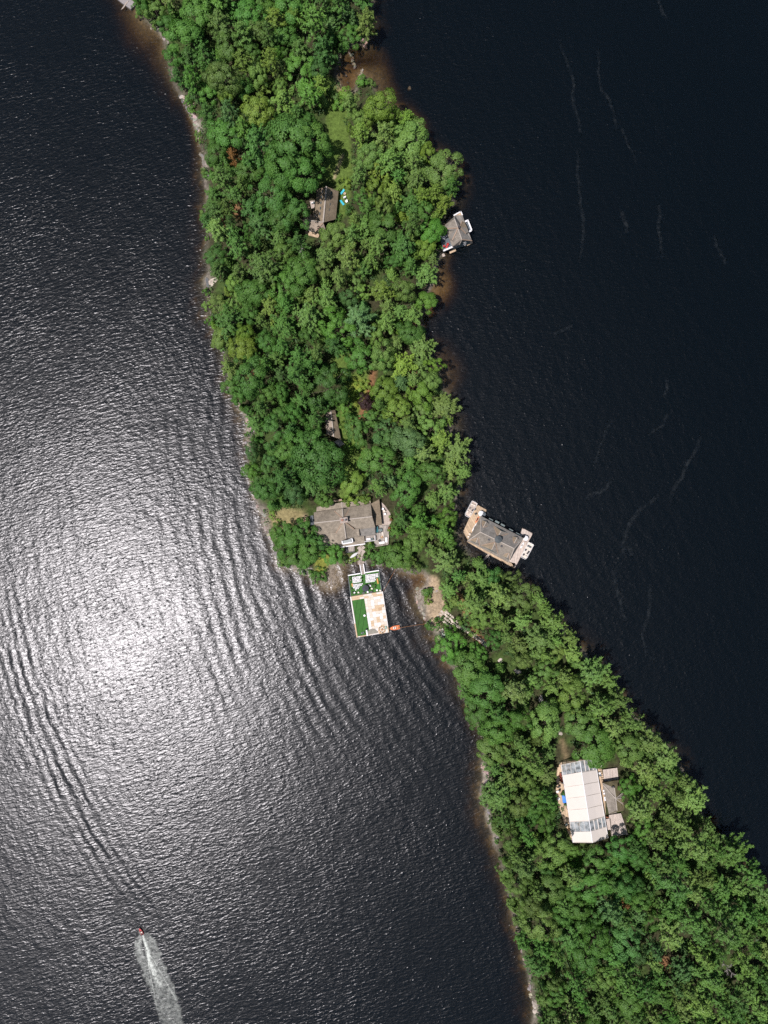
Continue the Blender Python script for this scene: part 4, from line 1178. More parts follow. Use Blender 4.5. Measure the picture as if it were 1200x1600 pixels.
windows_round(cot, [C(505, 300), C(840, 325), C(800, 770), C(470, 715)], 4.4, 5.7)
for wx, wy in ((583, 325), (572, 420), (562, 515), (553, 605), (543, 700)):
    t = (655 - (wx + 12)) / 170
    x, y, z = *C(wx, wy, 8.3), 8.35
    f_ = MB(cot.location).box((x, y, z - .35), .42, .95, .55, -.09).build('skylight', M_DARK, cot)
    MB(cot.location).box((x, y, z + .2), .30, .8, .03, -.09).build('pane', M_GLASS, f_)
for wx, wy in ((735, 345), (723, 438), (713, 537), (702, 630), (690, 725)):
    x, y, z = *C(wx, wy, 8.0), 8.0
    f_ = MB(cot.location).box((x, y, z - .4), .42, 1.0, .55, -.09).build('skylight', M_DARK, cot)
    MB(cot.location).box((x, y, z + .15), .30, .85, .03, -.09).build('pane', M_GLASS, f_)
w0, w1 = C3(290, 800, 8.2), C3(600, 846, 8.6)
roof(cot, [C3(262, 725, 6.2), C3(440, 722, 6.2), w1, w0], M_SH_COT, nm='wing_roof')
roof(cot, [w0, w1, C3(470, 1005, 6.2), C3(245, 930, 6.2)], M_SH_CABIN, nm='wing_roof')
roof(cot, [C3(262, 725, 6.2), w0, C3(242, 935, 6.2)], M_SH_CABIN, nm='wing_roof')
ridge(cot, w0, w1, M_RIDGE_L); ridge(cot, w1, C3(470, 1000, 6.3), M_RIDGE, .4); ridge(cot, w1, C3(452, 715, 6.5), M_RIDGE_L, .4)
roof(cot, [w1, C3(640, 960, 6.4), C3(575, 1000, 6.2), C3(470, 1000, 6.2)], M_SH_CABIN, nm='wing_roof')
walls(cot, [C(272, 745), C(450, 740), C(600, 850), C(560, 985), C(465, 985), C(262, 915)], 3.3, 6.0, M_WALL_G)
windows_round(cot, [C(272, 745), C(450, 740), C(465, 985), C(262, 915)], 4.2, 5.6)
gb0, gb1 = C3(378, 700, 7.4), C3(376, 782, 7.6)
roof(cot, [C3(350, 712, 6.6), gb0, gb1], M_RIDGE_L, .15, 'dormer_roof'); roof(cot, [gb0, C3(402, 715, 6.6), gb1], M_RIDGE, .15, 'dormer_roof')
deck(cot, [cp(*q) for q in ((370, 480), (460, 470), (450, 600), (400, 610))], 3.75, M_STONE, nm='side_patio')
deck(cot, [cp(*q) for q in ((427, 628), (452, 632), (445, 720), (423, 715))], 4.4, M_DECK_T, nm='side_deck')
deck(cot, [cp(*q) for q in ((290, 985), (480, 1010), (540, 1060), (510, 1110), (440, 1090), (300, 1050))], 3.7, M_DECK_T, nm='rear_deck')
for i, (a, b, rz, nm_) in enumerate(((925, 335, -.7, 'upper'), (928, 520, .65, 'lower'))):
    r = empty('sun_lounger', PV(*cp(a, b), 3.6), 'teal sun lounger on the cottage lawn, the %s of the two' % nm_, 'sun lounger', 'teal loungers on the cottage lawn', rz)
    MB().box((0, -.2, .25), .75, 1.5, .12).build('mattress', M_TEAL, r)
    MB().slab([(-.37, .55, .36), (.37, .55, .36), (.37, 1.15, .72), (-.37, 1.15, .72)], .11).build('backrest', M_TEAL, r)
    for i_ in (-1, 1):
        for j_ in (-1, 1): MB().bar((i_ * .33, -.1 + j_ * .75, 0), (i_ * .33, -.1 + j_ * .75, .25), .07).build('leg', M_WHITE, r)
table(*cp(967, 368), 3.6, 0, 1.0, 1.0, M_DECK_T, 'small round tan table between the teal loungers', True)
chair('garden_chair', *cp(968, 432), 3.6, .4, M_WHITE, 'white garden chair nearer the round tan table', s=1.5)
chair('garden_chair', *cp(998, 500), 3.6, 2.2, M_WHITE, 'white garden chair farther from the round tan table', s=1.4)
chair('garden_chair', *cp(412, 525), 3.75, .3, M_WHITE, 'pale garden chair on the cottage side patio, left one', s=1.1)
chair('garden_chair', *cp(440, 520), 3.75, 1.3, M_WALL_G, 'grey garden chair on the cottage side patio, right one', s=1.1)
r = empty('wooden_bench', PV(*cp(350, 585), 3.7), 'orange brown wooden bench left of the cottage side patio', 'bench', rz=.35)
MB().box((0, 0, .40), .55, 1.5, .07).build('seat', M_DECK_T, r); MB().bar((-.25, -.75, .75), (-.25, .75, .75), .06, .4).build('backrest', M_DECK_T, r)
for j_ in (-1, 1): MB().box((0, j_ * .6, 0), .5, .08, .4).build('leg', M_DECK_T, r)

# ------------------------------------------------------------------ the small cabin
K3 = lambda x, y, z: PV(x, y, z)
cab = empty('cabin', PV(520, 665, 3.4), 'small cabin with pale tan gable roof half under the dark trees', 'cabin')
k0, k1 = K3(516.8, 641.5, 7.4), K3(521.6, 682.5, 7.4)
roof(cab, [K3(508.2, 645, 5.6), k0, k1, K3(509.8, 678, 5.6)], M_SH_CABIN)
roof(cab, [k0, K3(523.5, 640.5, 5.9), K3(533, 687.5, 5.6), k1], M_SH_COT)
ridge(cab, k0, k1, M_RIDGE_L)
walls(cab, [P(509.5, 646.5, 5), P(522.5, 643, 5), P(531.5, 685.5, 5), P(511, 676, 5)], 3.0, 5.5, M_WALL)
gable(cab, K3(509.5, 646.5, 5.5), K3(522.5, 642, 5.7), K3(517, 643, 7.2), M_WALL)
gable(cab, K3(511, 677, 5.5), K3(531.5, 686, 5.5), K3(521.4, 681, 7.2), M_WALL)
windows_round(cab, [P(509.5, 646.5, 5), P(522.5, 643, 5), P(531.5, 685.5, 5), P(511, 676, 5)], 3.9, 5.0, .9, 3.4)
deck(cab, [(531, 686), (538, 694), (531, 698), (522, 690)], 3.7, M_DECK_W)
# ------------------------------------------------------------------ the upper boathouse
np_ = lambda x, y: (660 + x / 12, 310 + y / 12)
N3 = lambda x, y, z: PV(*np_(x, y), z)
N2 = lambda x, y, z: P(*np_(x, y), z)
bh = empty('boathouse', PV(712, 362, 0.0), 'upper grey shingled boathouse with white railings and a slate deck', 'boathouse')
ez, rz_ = 5.4, 8.6
ra, rb = N3(602, 385, rz_), N3(738, 772, rz_)
apx = N3(668, 556, 8.9)
roof(bh, [ra, N3(612, 322, ez), N3(748, 312, ez), N3(928, 795, ez), rb], M_SH_GREY)
roof(bh, [ra, N3(575, 352, ez), N3(612, 322, ez)], M_SH_BH)
roof(bh, [ra, rb, N3(562, 905, ez), N3(512, 775, ez), N3(412, 505, ez), N3(560, 372, ez)], M_SH_BH)
roof(bh, [rb, N3(928, 795, ez), N3(800, 800, ez), N3(690, 868, ez), N3(562, 905, ez)], M_SH_BH)
for a, b in ((ra, rb),): ridge(bh, a, b, M_RIDGE_L)
ridge(bh, rb, N3(928, 795, ez)); ridge(bh, rb, N3(690, 868, ez), M_RIDGE_L); ridge(bh, ra, N3(612, 322, ez), M_RIDGE_L)
g0 = N3(425, 570, 7.0)
roof(bh, [apx, g0, N3(412, 505, ez + .15), N3(560, 430, 7.4)], M_SH_BH); roof(bh, [apx, g0, N3(448, 612, ez + .2), N3(600, 600, 7.9)], M_SH_GREY)
ridge(bh, apx, g0)
g1 = N3(562, 780, 7.0)
roof(bh, [apx, g1, N3(512, 772, ez + .2), N3(505, 700, ez + .6), N3(590, 600, 7.9)], M_SH_GREY); roof(bh, [apx, g1, N3(590, 850, ez + .4), N3(690, 690, 8.1)], M_SH_BH)
ridge(bh, apx, g1)
d0, d1 = N3(700, 545, 8.9), N3(838, 545, 7.2)
roof(bh, [d0, d1, N3(790, 440, 6.3), N3(742, 430, 7.0)], M_SH_COT, nm='dormer_roof'); roof(bh, [d0, d1, N3(868, 628, 6.2), N3(815, 660, 6.6)], M_SH_BH, nm='dormer_roof')
ridge(bh, d0, N3(815, 660, 6.65)); ridge(bh, d0, N3(742, 430, 7.05))
MB(bh.location).box(N3(688, 548, 8.6), .7, .9, .9, .3).build('roof_vent', M_DARK, bh)
bw = [N2(600, 345, 5), N2(735, 335, 5), N2(905, 780, 5), N2(690, 850, 5), N2(575, 885, 5), N2(440, 515, 5)]
walls(bh, bw, .5, 5.2, M_WALL_G)
windows_round(bh, bw, 3.4, 4.7, 1.2, 2.4)
windows_round(bh, bw, 1.2, 2.4, 1.4, 3.6)
sd = [(300, 690), (330, 650), (445, 612), (520, 800), (585, 905), (395, 992), (375, 900)]
MB(bh.location).prism([N2(x, y, 3.2) for x, y in sd], 2.9, 3.2).build('upper_deck', M_DECK_D, bh)
walls(bh, [N2(320, 690, 3), N2(440, 625, 3), N2(570, 895, 3), N2(400, 975, 3)], .4, 2.9, M_WALL_G, 'lower_wall')
railing(bh, [N2(390, 985, 3.2), N2(586, 902, 3.2)], 3.2); railing(bh, [N2(300, 690, 3.2), N2(335, 655, 3.2), N2(448, 614, 3.2)], 3.2); railing(bh, [N2(300, 695, 3.2), N2(375, 905, 3.2), N2(392, 985, 3.2)], 3.2, M_WALL_G)
MB(bh.location).bar(N3(394, 985, 4.25), N3(584, 903, 4.25), .45, .12).build('rail_cap', M_WHITE, bh)
MB(bh.location).prism([N2(790, 440, 3.4), N2(850, 415, 3.4), N2(925, 600, 3.4), N2(865, 635, 3.4)], 3.15, 3.4).build('balcony', M_DECK_D, bh)
railing(bh, [N2(795, 442, 3.4), N2(850, 418, 3.4), N2(922, 600, 3.4), N2(868, 630, 3.4)], 3.4)
for a, b in (((800, 440), (850, 416)), ((850, 416), (924, 602)), ((924, 602), (868, 632))):
    MB(bh.location).bar(N3(*a, 4.45), N3(*b, 4.45), .42, .12).build('rail_cap', M_WHITE, bh)
MB(bh.location).prism([N2(590, 318, .8), N2(720, 248, .8), N2(758, 320, .8), N2(640, 360, .8)], .3, .8).build('dock_corner', M_DECK_T, bh)
MB(bh.location).bar(N3(585, 322, 1.0), N3(720, 246, 1.0), .5, .16).build('rail_cap', M_WHITE, bh); MB(bh.location).bar(N3(720, 246, 1.0), N3(750, 315, 1.0), .4, .16).build('rail_cap', M_WHITE, bh)
for q in (((500, 985), (620, 948), (632, 985), (515, 1035)), ((825, 838), (932, 795), (946, 832), (840, 888)), ((362, 1040), (405, 1030), (432, 1078), (380, 1098))):
    MB(bh.location).prism([N2(x, y, .6) for x, y in q], .15, .6).build('float', M_DECK_T if q[0][0] != 362 else M_DECK_W, bh)
MB(bh.location).prism([N2(325, 545, 1.6), N2(400, 498, 1.6), N2(425, 575, 1.6), N2(350, 622, 1.6)], 1.3, 1.6).build('side_stair_landing', M_DECK_T, bh)
MB(bh.location).prism([N2(280, 525, 1.9), N2(330, 512, 1.9), N2(334, 532, 1.9), N2(284, 545, 1.9)], 1.7, 1.9).build('shelf', M_WHITE, bh)
for i, (a, b, rz, w) in enumerate(((400, 908, .4, 'leftmost'), (470, 878, 2.6, 'uppermost'), (450, 925, 1.2, 'lowest'))):
    chair('deck_chair', *np_(a, b), 3.2, rz, M_RED, 'red deck chair on the slate boathouse deck, %s of the three' % w, 'chair', 'red chairs on the upper boathouse deck', 1.25)
for i, (a, b, lb) in enumerate(((380, 735, 'white deck chair left on the slate boathouse deck'), (455, 715, 'white deck chair by the shingled wall on the slate boathouse deck'), (410, 760, 'white deck chair in the middle of the slate boathouse deck'))):
    chair('deck_chair', *np_(a, b), 3.2, 1.0 + i, M_WHITE, lb, 'chair', None, 1.2)

# ------------------------------------------------------------------ the dormered boathouse
ep = lambda x, y: (700 + x / 7.5, 760 + y / 7.5)
E3 = lambda x, y, z: PV(*ep(x, y), z)
E2 = lambda x, y, z: P(*ep(x, y), z)
eb = empty('boathouse', PV(780, 838, 0), 'large boathouse with hipped grey roof, six dormers and a dark cupola', 'boathouse')
ez, rz_ = 5.2, 8.8
ra, rb = E3(378, 535, rz_), E3(775, 728, rz_)
cN, cE, cS, cW = E3(385, 345, ez), E3(885, 605, ez), E3(708, 892, ez), E3(228, 640, ez)
roof(eb, [ra, rb, cE, cN], M_SH_GREY); roof(eb, [ra, rb, cS, cW], M_SH_BH); roof(eb, [ra, cN, cW], M_SH_BH); roof(eb, [rb, cE, cS], M_SH_GREY)
ridge(eb, ra, rb, M_RIDGE_L)
for a, b in ((ra, cN), (ra, cW), (rb, cE), (rb, cS)): ridge(eb, a, b, M_RIDGE_L, .28)
def dormer(r_in, r_out, el, er, il, ir):
    """ridge from r_in (in the roof) to r_out, eave corners el er at the outside, il ir where the valleys start"""
    for a, b, m in ((el, il, M_SH_COT), (er, ir, M_SH_BH)):
        roof(eb, [r_in, r_out, a], m, .16, 'dormer_roof')
    gable(eb, el - Vector((0, 0, .15)), er - Vector((0, 0, .15)), r_out - Vector((0, 0, .2)), M_WALL_G, .2)
    ridge(eb, r_in, r_out, M_RIDGE_L, .26); ridge(eb, r_in, el, M_RIDGE, .26); ridge(eb, r_in, er, M_RIDGE, .26)
dormer(E3(412, 482, 7.7), E3(448, 412, 7.4), E3(388, 392, 5.7), E3(498, 452, 5.7), None, None)
dormer(E3(585, 588, 8.8), E3(622, 522, 8.1), E3(528, 452, 5.5), E3(722, 552, 5.5), None, None)
dormer(E3(775, 665, 7.7), E3(810, 598, 7.4), E3(742, 580, 5.7), E3(850, 640, 5.7), None, None)
dormer(E3(352, 600, 7.4), E3(328, 660, 7.0), E3(258, 630, 5.6), E3(372, 690, 5.6), None, None)
dormer(E3(552, 655, 8.8), E3(512, 745, 8.0), E3(382, 692, 5.5), E3(590, 800, 5.5), None, None)
dormer(E3(715, 782, 7.4), E3(690, 840, 7.0), E3(622, 805, 5.6), E3(722, 868, 5.6), None, None)
cu = MB(eb.location).disc(E3(590, 622, 8.5), 1.15, 1.4, 8).build('cupola', M_WALL_G, eb)
MB(eb.location).disc(E3(590, 622, 9.9), 1.45, .8, 8, 0).build('cupola_roof', plain('slate_green', (.075, .085, .085), .6, .3), cu)
MB(eb.location).bar(E3(590, 622, 10.6), E3(590, 622, 11.3), .08).build('finial', M_DARK, cu)
for a, b in ((477, 622), (625, 697)): MB(eb.location).box(E3(a, b, 7.4), .75, .75, .9, -.45).build('roof_vent', M_DARK, eb)
ew = [E2(395, 375, 5), E2(860, 615, 5), E2(708, 860, 5), E2(255, 630, 5)]
walls(eb, ew, .3, 5.0, M_WALL_G)
windows_round(eb, ew, 3.3, 4.6, 1.2, 2.6); windows_round(eb, ew, 1.2, 2.5, 1.5, 4.0)
for i, (a, b) in enumerate(((500, 392), (575, 418), (640, 455), (735, 515), (815, 560))):
    q = E2(a, b, 3.2)
    MB(eb.location).box((*q, 3.0), 1.7, .8, .45, -.47).build('window_box', M_WALL_G, eb)
dk = lambda q, nm, m: MB(eb.location).prism([E2(x, y, .75) for x, y in q], .3, .75).build(nm, m, eb)
dk(((338, 212), (456, 278), (398, 372), (240, 642), (178, 530), (262, 345)), 'dock', M_DECK_T)
dk(((218, 648), (240, 640), (400, 720), (740, 890), (790, 900), (776, 957), (480, 800)), 'dock', M_DECK_T)
dk(((872, 488), (992, 552), (785, 955), (740, 895), (700, 880), (835, 600)), 'dock', M_DECK_W)
posts(eb, [ep(*q) for q in ((345, 222), (448, 282), (185, 530), (880, 496), (984, 556), (776, 945), (235, 650), (500, 808))], -2.0, .95)
MB(eb.location).slab([E3(470, 790, .95), E3(492, 800, .95), E3(395, 905, 1.6), E3(375, 893, 1.6)], .2).build('footbridge', M_DECK_W, eb)
parasol(*ep(380, 318), .75, 1.1, M_WHITE, 'white parasol on the left dock of the dormered boathouse')
parasol(*ep(412, 325), .75, .8, M_DECK_D, 'small dark parasol beside the white one on the left dock')
parasol(*ep(900, 606), .75, 1.05, M_WHITE, 'white parasol on the right dock of the dormered boathouse')
parasol(*ep(876, 588), .75, .8, M_BLACK, 'small dark parasol beside the white one on the right dock')
for i, (a, b, m, lb, ln) in enumerate(((312, 478, M_WHITE, 'long white paddleboard lying along the left dock', 3.6), (338, 398, M_ORANGE, 'orange kayak on the left dock next to the paddleboard', 2.0), (350, 372, M_ORANGE, 'short orange kayak nearest the white parasol on the left dock', 1.3), (868, 690, M_WHITE, 'white paddleboard leaning along the right dock wall', 2.6))):
    r = empty('paddleboard' if 'board' in lb else 'kayak', PV(*ep(a, b), .78), lb, 'paddleboard' if 'board' in lb else 'kayak', None, 1.03)
    n_ = 9
    xs = [-ln / 2 + ln * j / (n_ - 1) for j in range(n_)]
    ws = [.36 * math.sin(math.pi * (j + .45) / (n_ - .1)) ** .6 for j in range(n_)]
    pl = [(x, w) for x, w in zip(xs, ws)] + [(x, -w) for x, w in zip(xs[::-1], ws[::-1])]
    MB().prism(pl, 0, .16).build('hull', m, r); MB().box((0, 0, .16), ln * .35, .42, .03).build('deck_pad', M_DARK if 'kayak' in lb else M_DECK_G, r)
for i, (a, b, lb) in enumerate(((310, 268, 'dark chair on the left dock, the upper one'), (320, 322, 'dark chair on the left dock, the lower one'), (250, 560, 'cream chair at the lower end of the left dock'), (235, 590, 'tan chair at the lower left corner of the left dock'), (905, 632, 'dark chair under the white parasol on the right dock'))):
    chair('dock_chair', *ep(a, b), .75, .8 + i, M_DARK if 'dark' in lb else M_CUSH, lb, 'chair', None, 1.1)

def pontoon(px0, py0, px1, py1, label, seats, mat_deck):
    """pontoon boat from stern (px0, py0) to bow (px1, py1)"""
    a, b = PV(px0, py0, .8), PV(px1, py1, .8)
    c = (a + b) / 2
    Ln, rz = (b - a).length, math.atan2((b - a).y, (b - a).x)
    r = empty('pontoon_boat', (c.x, c.y, 0), label, 'boat', 'pontoon boats at the dormered boathouse', rz)
    w = 2.3
    for s_ in (-1, 1):
        MB().tube([(-Ln / 2 + .3, s_ * .75, .12), (Ln / 2 - .5, s_ * .75, .12), (Ln / 2, s_ * .75, .25)], .33, 8, .2).build('pontoon', M_DECK_D, r)
    pl = [(-Ln / 2, -w / 2), (Ln / 2 - .8, -w / 2), (Ln / 2, -w / 3), (Ln / 2, w / 3), (Ln / 2 - .8, w / 2), (-Ln / 2, w / 2)]
    MB().prism(pl, .45, .6).build('deck', mat_deck, r)
    mb = MB()
    for p, q in zip(pl, pl[1:] + pl[:1]): mb.bar((*p, 1.0), (*q, 1.0), .12, .8)
    mb.build('side_panel', M_WHITE, r)
    for (x, y, sx_, sy_, m) in seats:
        s_ = MB().box((x * Ln, y * w, .6), sx_, sy_, .42).build('seat', m, r)
        MB().box((x * Ln - sx_ * .4, y * w, 1.02), .16, sy_, .4).build('seat_back', m, s_)
    MB().box((.02 * Ln, .30 * w, .6), .55, .5, .9).build('console', M_DARK, r)
    MB().box((-Ln / 2 - .25, 0, .2), .6, .5, 1.0).build('outboard_motor', M_DARK, r)
    return r
pontoon(*ep(312, 185), *ep(222, 352), 'pale pontoon boat moored at the left dock of the dormered boathouse', [(-.3, .2, .6, .7, M_CUSH), (-.3, -.25, .6, .7, M_CUSH), (.25, .3, 1.2, .5, M_CUSH), (.25, -.3, 1.2, .5, M_CUSH), (-.02, -.2, .6, .6, M_DECK_G)], M_DECK_W)
pontoon(*ep(972, 668), *ep(880, 842), 'cream pontoon boat with dark seats moored at the right dock', [(-.28, .0, .5, 1.6, M_DECK_D), (.0, -.28, .6, .6, M_DARK), (.14, .25, .5, .5, M_DARK), (.3, -.2, .6, .6, M_DARK), (.34, .25, .6, .5, M_CUSH)], plain('cream_deck', (.58, .52, .44), .7, .3))

# ------------------------------------------------------------------ the floating ceremony dock
dp = lambda x, y: (530 + x / 10, 870 + y / 10)
D3 = lambda x, y, z=.7: PV(*dp(x, y), z)
D2 = lambda x, y, z=.7: P(*dp(x, y), z)
# upper platform
up_ = empty('floating_platform', D3(400, 420, 0), 'upper floating platform laid with green turf under rows of white chairs', 'floating platform')
uq = [D2(138, 292), D2(620, 214), D2(664, 540), D2(180, 622)]
MB(up_.location).prism(uq, -.25, .62).build('hull', M_WALL, up_)
ui = [D2(150, 300), D2(612, 226), D2(654, 534), D2(188, 612)]
MB(up_.location).prism(ui, .62, .68).build('turf', M_TURF, up_)
for a, b in (((138, 291), (332, 259)), ((408, 247), (622, 213))): MB(up_.location).bar(D3(*a, .78), D3(*b, .78), .40, .35).build('edge_board', M_WHITE, up_)
for a, b in (((138, 291), (180, 620)), ((621, 214), (663, 540))): MB(up_.location).bar(D3(*a, .70), D3(*b, .70), .22, .2).build('edge_board', M_WALL_G, up_)
# lower platform with its plank border, turf strip and plywood sheets
lo = empty('floating_platform', D3(475, 900, 0), 'lower floating platform with a green turf strip and tan plywood floor', 'floating platform')
A, B_, C_, D_ = D3(168, 625), D3(682, 540), D3(780, 1180), D3(270, 1262)
MB(lo.location).prism([(A.x, A.y), (B_.x, B_.y), (C_.x, C_.y), (D_.x, D_.y)], -.25, .66).build('hull', M_WALL, lo)
def uv(u, v, z=.70):
    p = A.lerp(B_, u).lerp(D_.lerp(C_, u), v)
    return Vector((p.x, p.y, z))
M_PLY = [plain('plywood_%s' % n_, c_, .75, .25, .06) for n_, c_ in (('white', (.66, .62, .57)), ('pale', (.58, .50, .40)), ('tan', (.50, .37, .23)), ('brown', (.42, .28, .16)), ('bone', (.62, .56, .48)))]
bw_ = .025
def sheet(u0, v0, u1, v1, m, nm='plywood_sheet', z=.70, g=.0012):
    return MB(lo.location).slab([uv(u0 + g, v0 + g, z), uv(u1 - g, v0 + g, z), uv(u1 - g, v1 - g, z), uv(u0 + g, v1 - g, z)], .05).build(nm, m, lo)
# border planks
for v0, v1 in ((0, .22), (.22, .44), (.44, .66), (.66, .86), (.86, 1)):
    sheet(0, v0, bw_ * 1.5, v1, M_PLY[0] if v0 < .6 else M_PLY[2], 'border_plank', .74); sheet(1 - bw_, v0, 1, v1, M_PLY[0] if v0 < .8 else M_PLY[2], 'border_plank', .74)
for u0, u1, m in ((0, .12, 0), (.12, .3, 2), (.3, .5, 4), (.5, .7, 0), (.7, .85, 2), (.85, 1, 4)): sheet(u0 + (.04 if u0 == 0 else 0), .982, u1 - (.026 if u1 == 1 else 0), 1, M_PLY[m], 'border_plank', .735)
# sheets above the turf strip and right of it: rows of uneven sheets
tl, tr_, tt, tb = .045, .415, .098, .965
rs = random.Random(21)
v = 0.0
row = 0
for v0, v1, us in ((0, .05, (.04, .22, .40, .52, .66, .80, .975)), (.05, .098, (.04, .16, .28, .415, .55, .70, .86, .975))):
    for a, b in zip(us[:-1], us[1:]): sheet(a, v0, b, v1, M_PLY[rs.choice([2, 2, 3, 2, 4, 1])] if a < .5 else M_PLY[rs.choice([2, 1, 2, 4])])
cols = (.415, .50, .59, .69, .79, .89, .975)
vs_edges = [.098, .165, .235, .305, .375, .445, .515, .585, .655, .725, .795, .86, .92, .982]
pattern = ["411001", "410110", "110100", "414222", "112231", "010110", "010001", "001202", "021210", "020011", "011021", "010021", "141244"]
for r_, (v0, v1) in enumerate(zip(vs_edges[:-1], vs_edges[1:])):
    for c_, (a, b) in enumerate(zip(cols[:-1], cols[1:])):
        sheet(a, v0, b, v1, M_PLY[int(pattern[r_][c_])])
for a, b in ((0.0, .012),): pass
MB(lo.location).slab([uv(tl, tt, .71), uv(tr_, tt, .71), uv(tr_ - .005, .80, .71), uv(tr_ + .005, .90, .71), uv(tr_ - .09, .965, .71), uv(tl, .975, .71)], .06).build('turf', M_TURF, lo)
sheet(tl, .975, tr_, .983, M_PLY[2], 'plywood_sheet', .698); sheet(tr_ - .10, .90, tr_, .975, M_PLY[1], 'plywood_sheet', .697)
# half-round stage
c0 = uv(.50, .970, .76)
ax = (C_ - D_).normalized(); ay = (A - D_).normalized()
st = empty('half_round_stage', c0, 'grey half-round slatted stage at the lower edge of the floating dock', 'stage')
w_ = 2.05 * 2 / 11
for i in range(11):
    x0 = -2.05 + w_ * i
    hgt = math.sqrt(max(.05, 2.05 ** 2 - (x0 + w_ / 2) ** 2)) * .95
    q = [ax * (x0 + .02), ax * (x0 + w_ - .02), ax * (x0 + w_ - .02) + ay * hgt, ax * (x0 + .02) + ay * hgt]
    MB().slab([Vector((p.x, p.y, .18)) for p in q], .2).build('slat', plain('stage_grey', (.26, .24, .19), .8, .2), st)
# round table with stools
tc = uv(.80, .905, .72)
rug = empty('round_rug', tc, 'round tan rug under the stools near the lower right dock corner', 'rug')
MB().disc((0, 0, 0), 1.55, .03, 24).build('weave', M_PLY[2], rug); MB().disc((0, 0, .03), 1.2, .012, 24).build('inner_ring', M_PLY[1], rug)
ft = empty('fire_table', tc + Vector((0, 0, .045)), 'dark round fire table in the middle of the tan rug', 'fire table')
MB().disc((0, 0, 0), .32, .40, 12).build('base', M_DARK, ft); MB().disc((0, 0, .40), .42, .07, 16).build('top', M_TEAK, ft)
for i in range(8):
    a = 6.283 * i / 8 + .2
    s_ = empty('stool', tc + Vector((1.12 * math.cos(a), 1.12 * math.sin(a), .045)), 'round brown stool on the tan rug, %s of the fire table' % ['right', 'upper right', 'above', 'upper left', 'left', 'lower left', 'below', 'lower right'][i], 'stool', 'stools round the fire table')
    MB().disc((0, 0, .40), .24, .09, 10).build('seat', M_TEAK if i % 3 else M_WALL, s_)
    for j in range(3): MB().bar((.16 * math.cos(2.1 * j), .16 * math.sin(2.1 * j), 0), (.13 * math.cos(2.1 * j), .13 * math.sin(2.1 * j), .40), .05).build('leg', M_WALL, s_)
# small things on the lower platform
r = empty('long_white_bench', uv(.335, .925, .73), 'long white bench on the turf beside the half-round stage', 'bench', None, math.atan2(ay.y, ay.x) - math.pi / 2)
MB().box((0, 0, .38), .55, 2.3, .1).build('seat', M_WHITE, r)
for j in (-1, 1): MB().box((0, j * .9, 0), .5, .12, .38).build('leg', M_WHITE, r)
r = empty('loudspeaker', uv(.345, .835, .73), 'black loudspeaker above the long white bench', 'loudspeaker', None, .5)
MB().box((0, 0, .0), .7, .55, .12).build('base', M_BLACK, r); MB().box((0, 0, .12), .55, .45, .9).build('cabinet', M_BLACK, r)
r = empty('side_table', uv(.345, .50, .73), 'small round white table alone on the green turf', 'table')
MB().disc((0, 0, .55), .42, .05, 16).build('tabletop', M_WHITE, r); MB().disc((0, 0, 0), .06, .55, 8).build('leg', M_WHITE, r); MB().disc((0, 0, 0), .28, .03, 12).build('base', M_WHITE, r)
for i, (u, v_) in enumerate(((.19, .93), (.235, .91))):
    chair('low_chair', *dp(*((375, 1180) if i == 0 else (352, 1192))), .71, .4 + i, M_WALL_G, 'grey green low chair on the lower turf, %s one' % ('right' if i == 0 else 'left'), 'chair', None, .9)
cl = empty('dark_object', uv(.965, .345, .76), 'small dark object on the right edge of the plywood floor', 'dark_object', None, .9)  # simple bar and block for a small dark thing of unknown identity
MB().bar((-.45, 0, .14), (.45, 0, .14), .12).build('crossbar', M_DARK, cl); MB().box((0, 0, 0), .3, .2, .1).build('foot', M_DARK, cl)
gl_ = empty('glass_table', PV(*dp(728, 1105), .72), 'pale green glass topped table near the right dock edge', 'table', None, .16)
MB().box((0, 0, .5), .6, 1.1, .04).build('tabletop', plain('green_glass', (.30, .42, .34), .1, .5), gl_)
for i in (-1, 1):
    for j in (-1, 1): MB().bar((i * .26, j * .5, 0), (i * .26, j * .5, .5), .05).build('leg', M_WHITE, gl_)

# white chairs: three blocks of rows facing the water
sc_mb = MB()
sc_mb.box((0, 0, .42), .40, .40, .06); sc_mb.bar((-.19, -.2, .70), (.19, -.2, .70), .05, .42)
seat_me = None
def make_chair_mesh():
    mb = MB().box((0, 0, .42), .40, .40, .05)
    s_ = mb.build('seat', M_WHITE); bpy.data.objects.remove(s_, do_unlink=False) if False else None
    return s_
proto_root = None
ang = math.atan2((B_ - A).y, (B_ - A).x)
def white_chair(x, y, label):
    global proto_root
    q = D3(x, y, .68)
    if proto_root is None:
        r_ = empty('folding_chair', q, label, 'chair', 'white chairs in rows on the upper platform', ang + math.pi)
        MB().box((0, 0, .42), .40, .40, .05).build('seat', M_WHITE, r_)
        MB().bar((-.19, -.21, .72), (.19, -.21, .72), .05, .40).build('backrest', M_WHITE, r_)
        mb = MB()
        for i in (-1, 1):
            for j in (-1, 1): mb.bar((i * .17, j * .17, 0), (i * .17, j * .17, .42), .04)
        mb.build('frame', M_WHITE, r_)
        proto_root = r_
        return r_
    r_ = proto_root.copy(); COL.objects.link(r_)
    r_.location = q; r_['label'] = label
    for ch_ in proto_root.children:
        c_ = ch_.copy(); COL.objects.link(c_); c_.parent = r_
    return r_
ORDW = ['first', 'second', 'third', 'fourth', 'fifth', 'sixth', 'seventh', 'eighth', 'ninth', 'tenth', 'eleventh', 'twelfth']
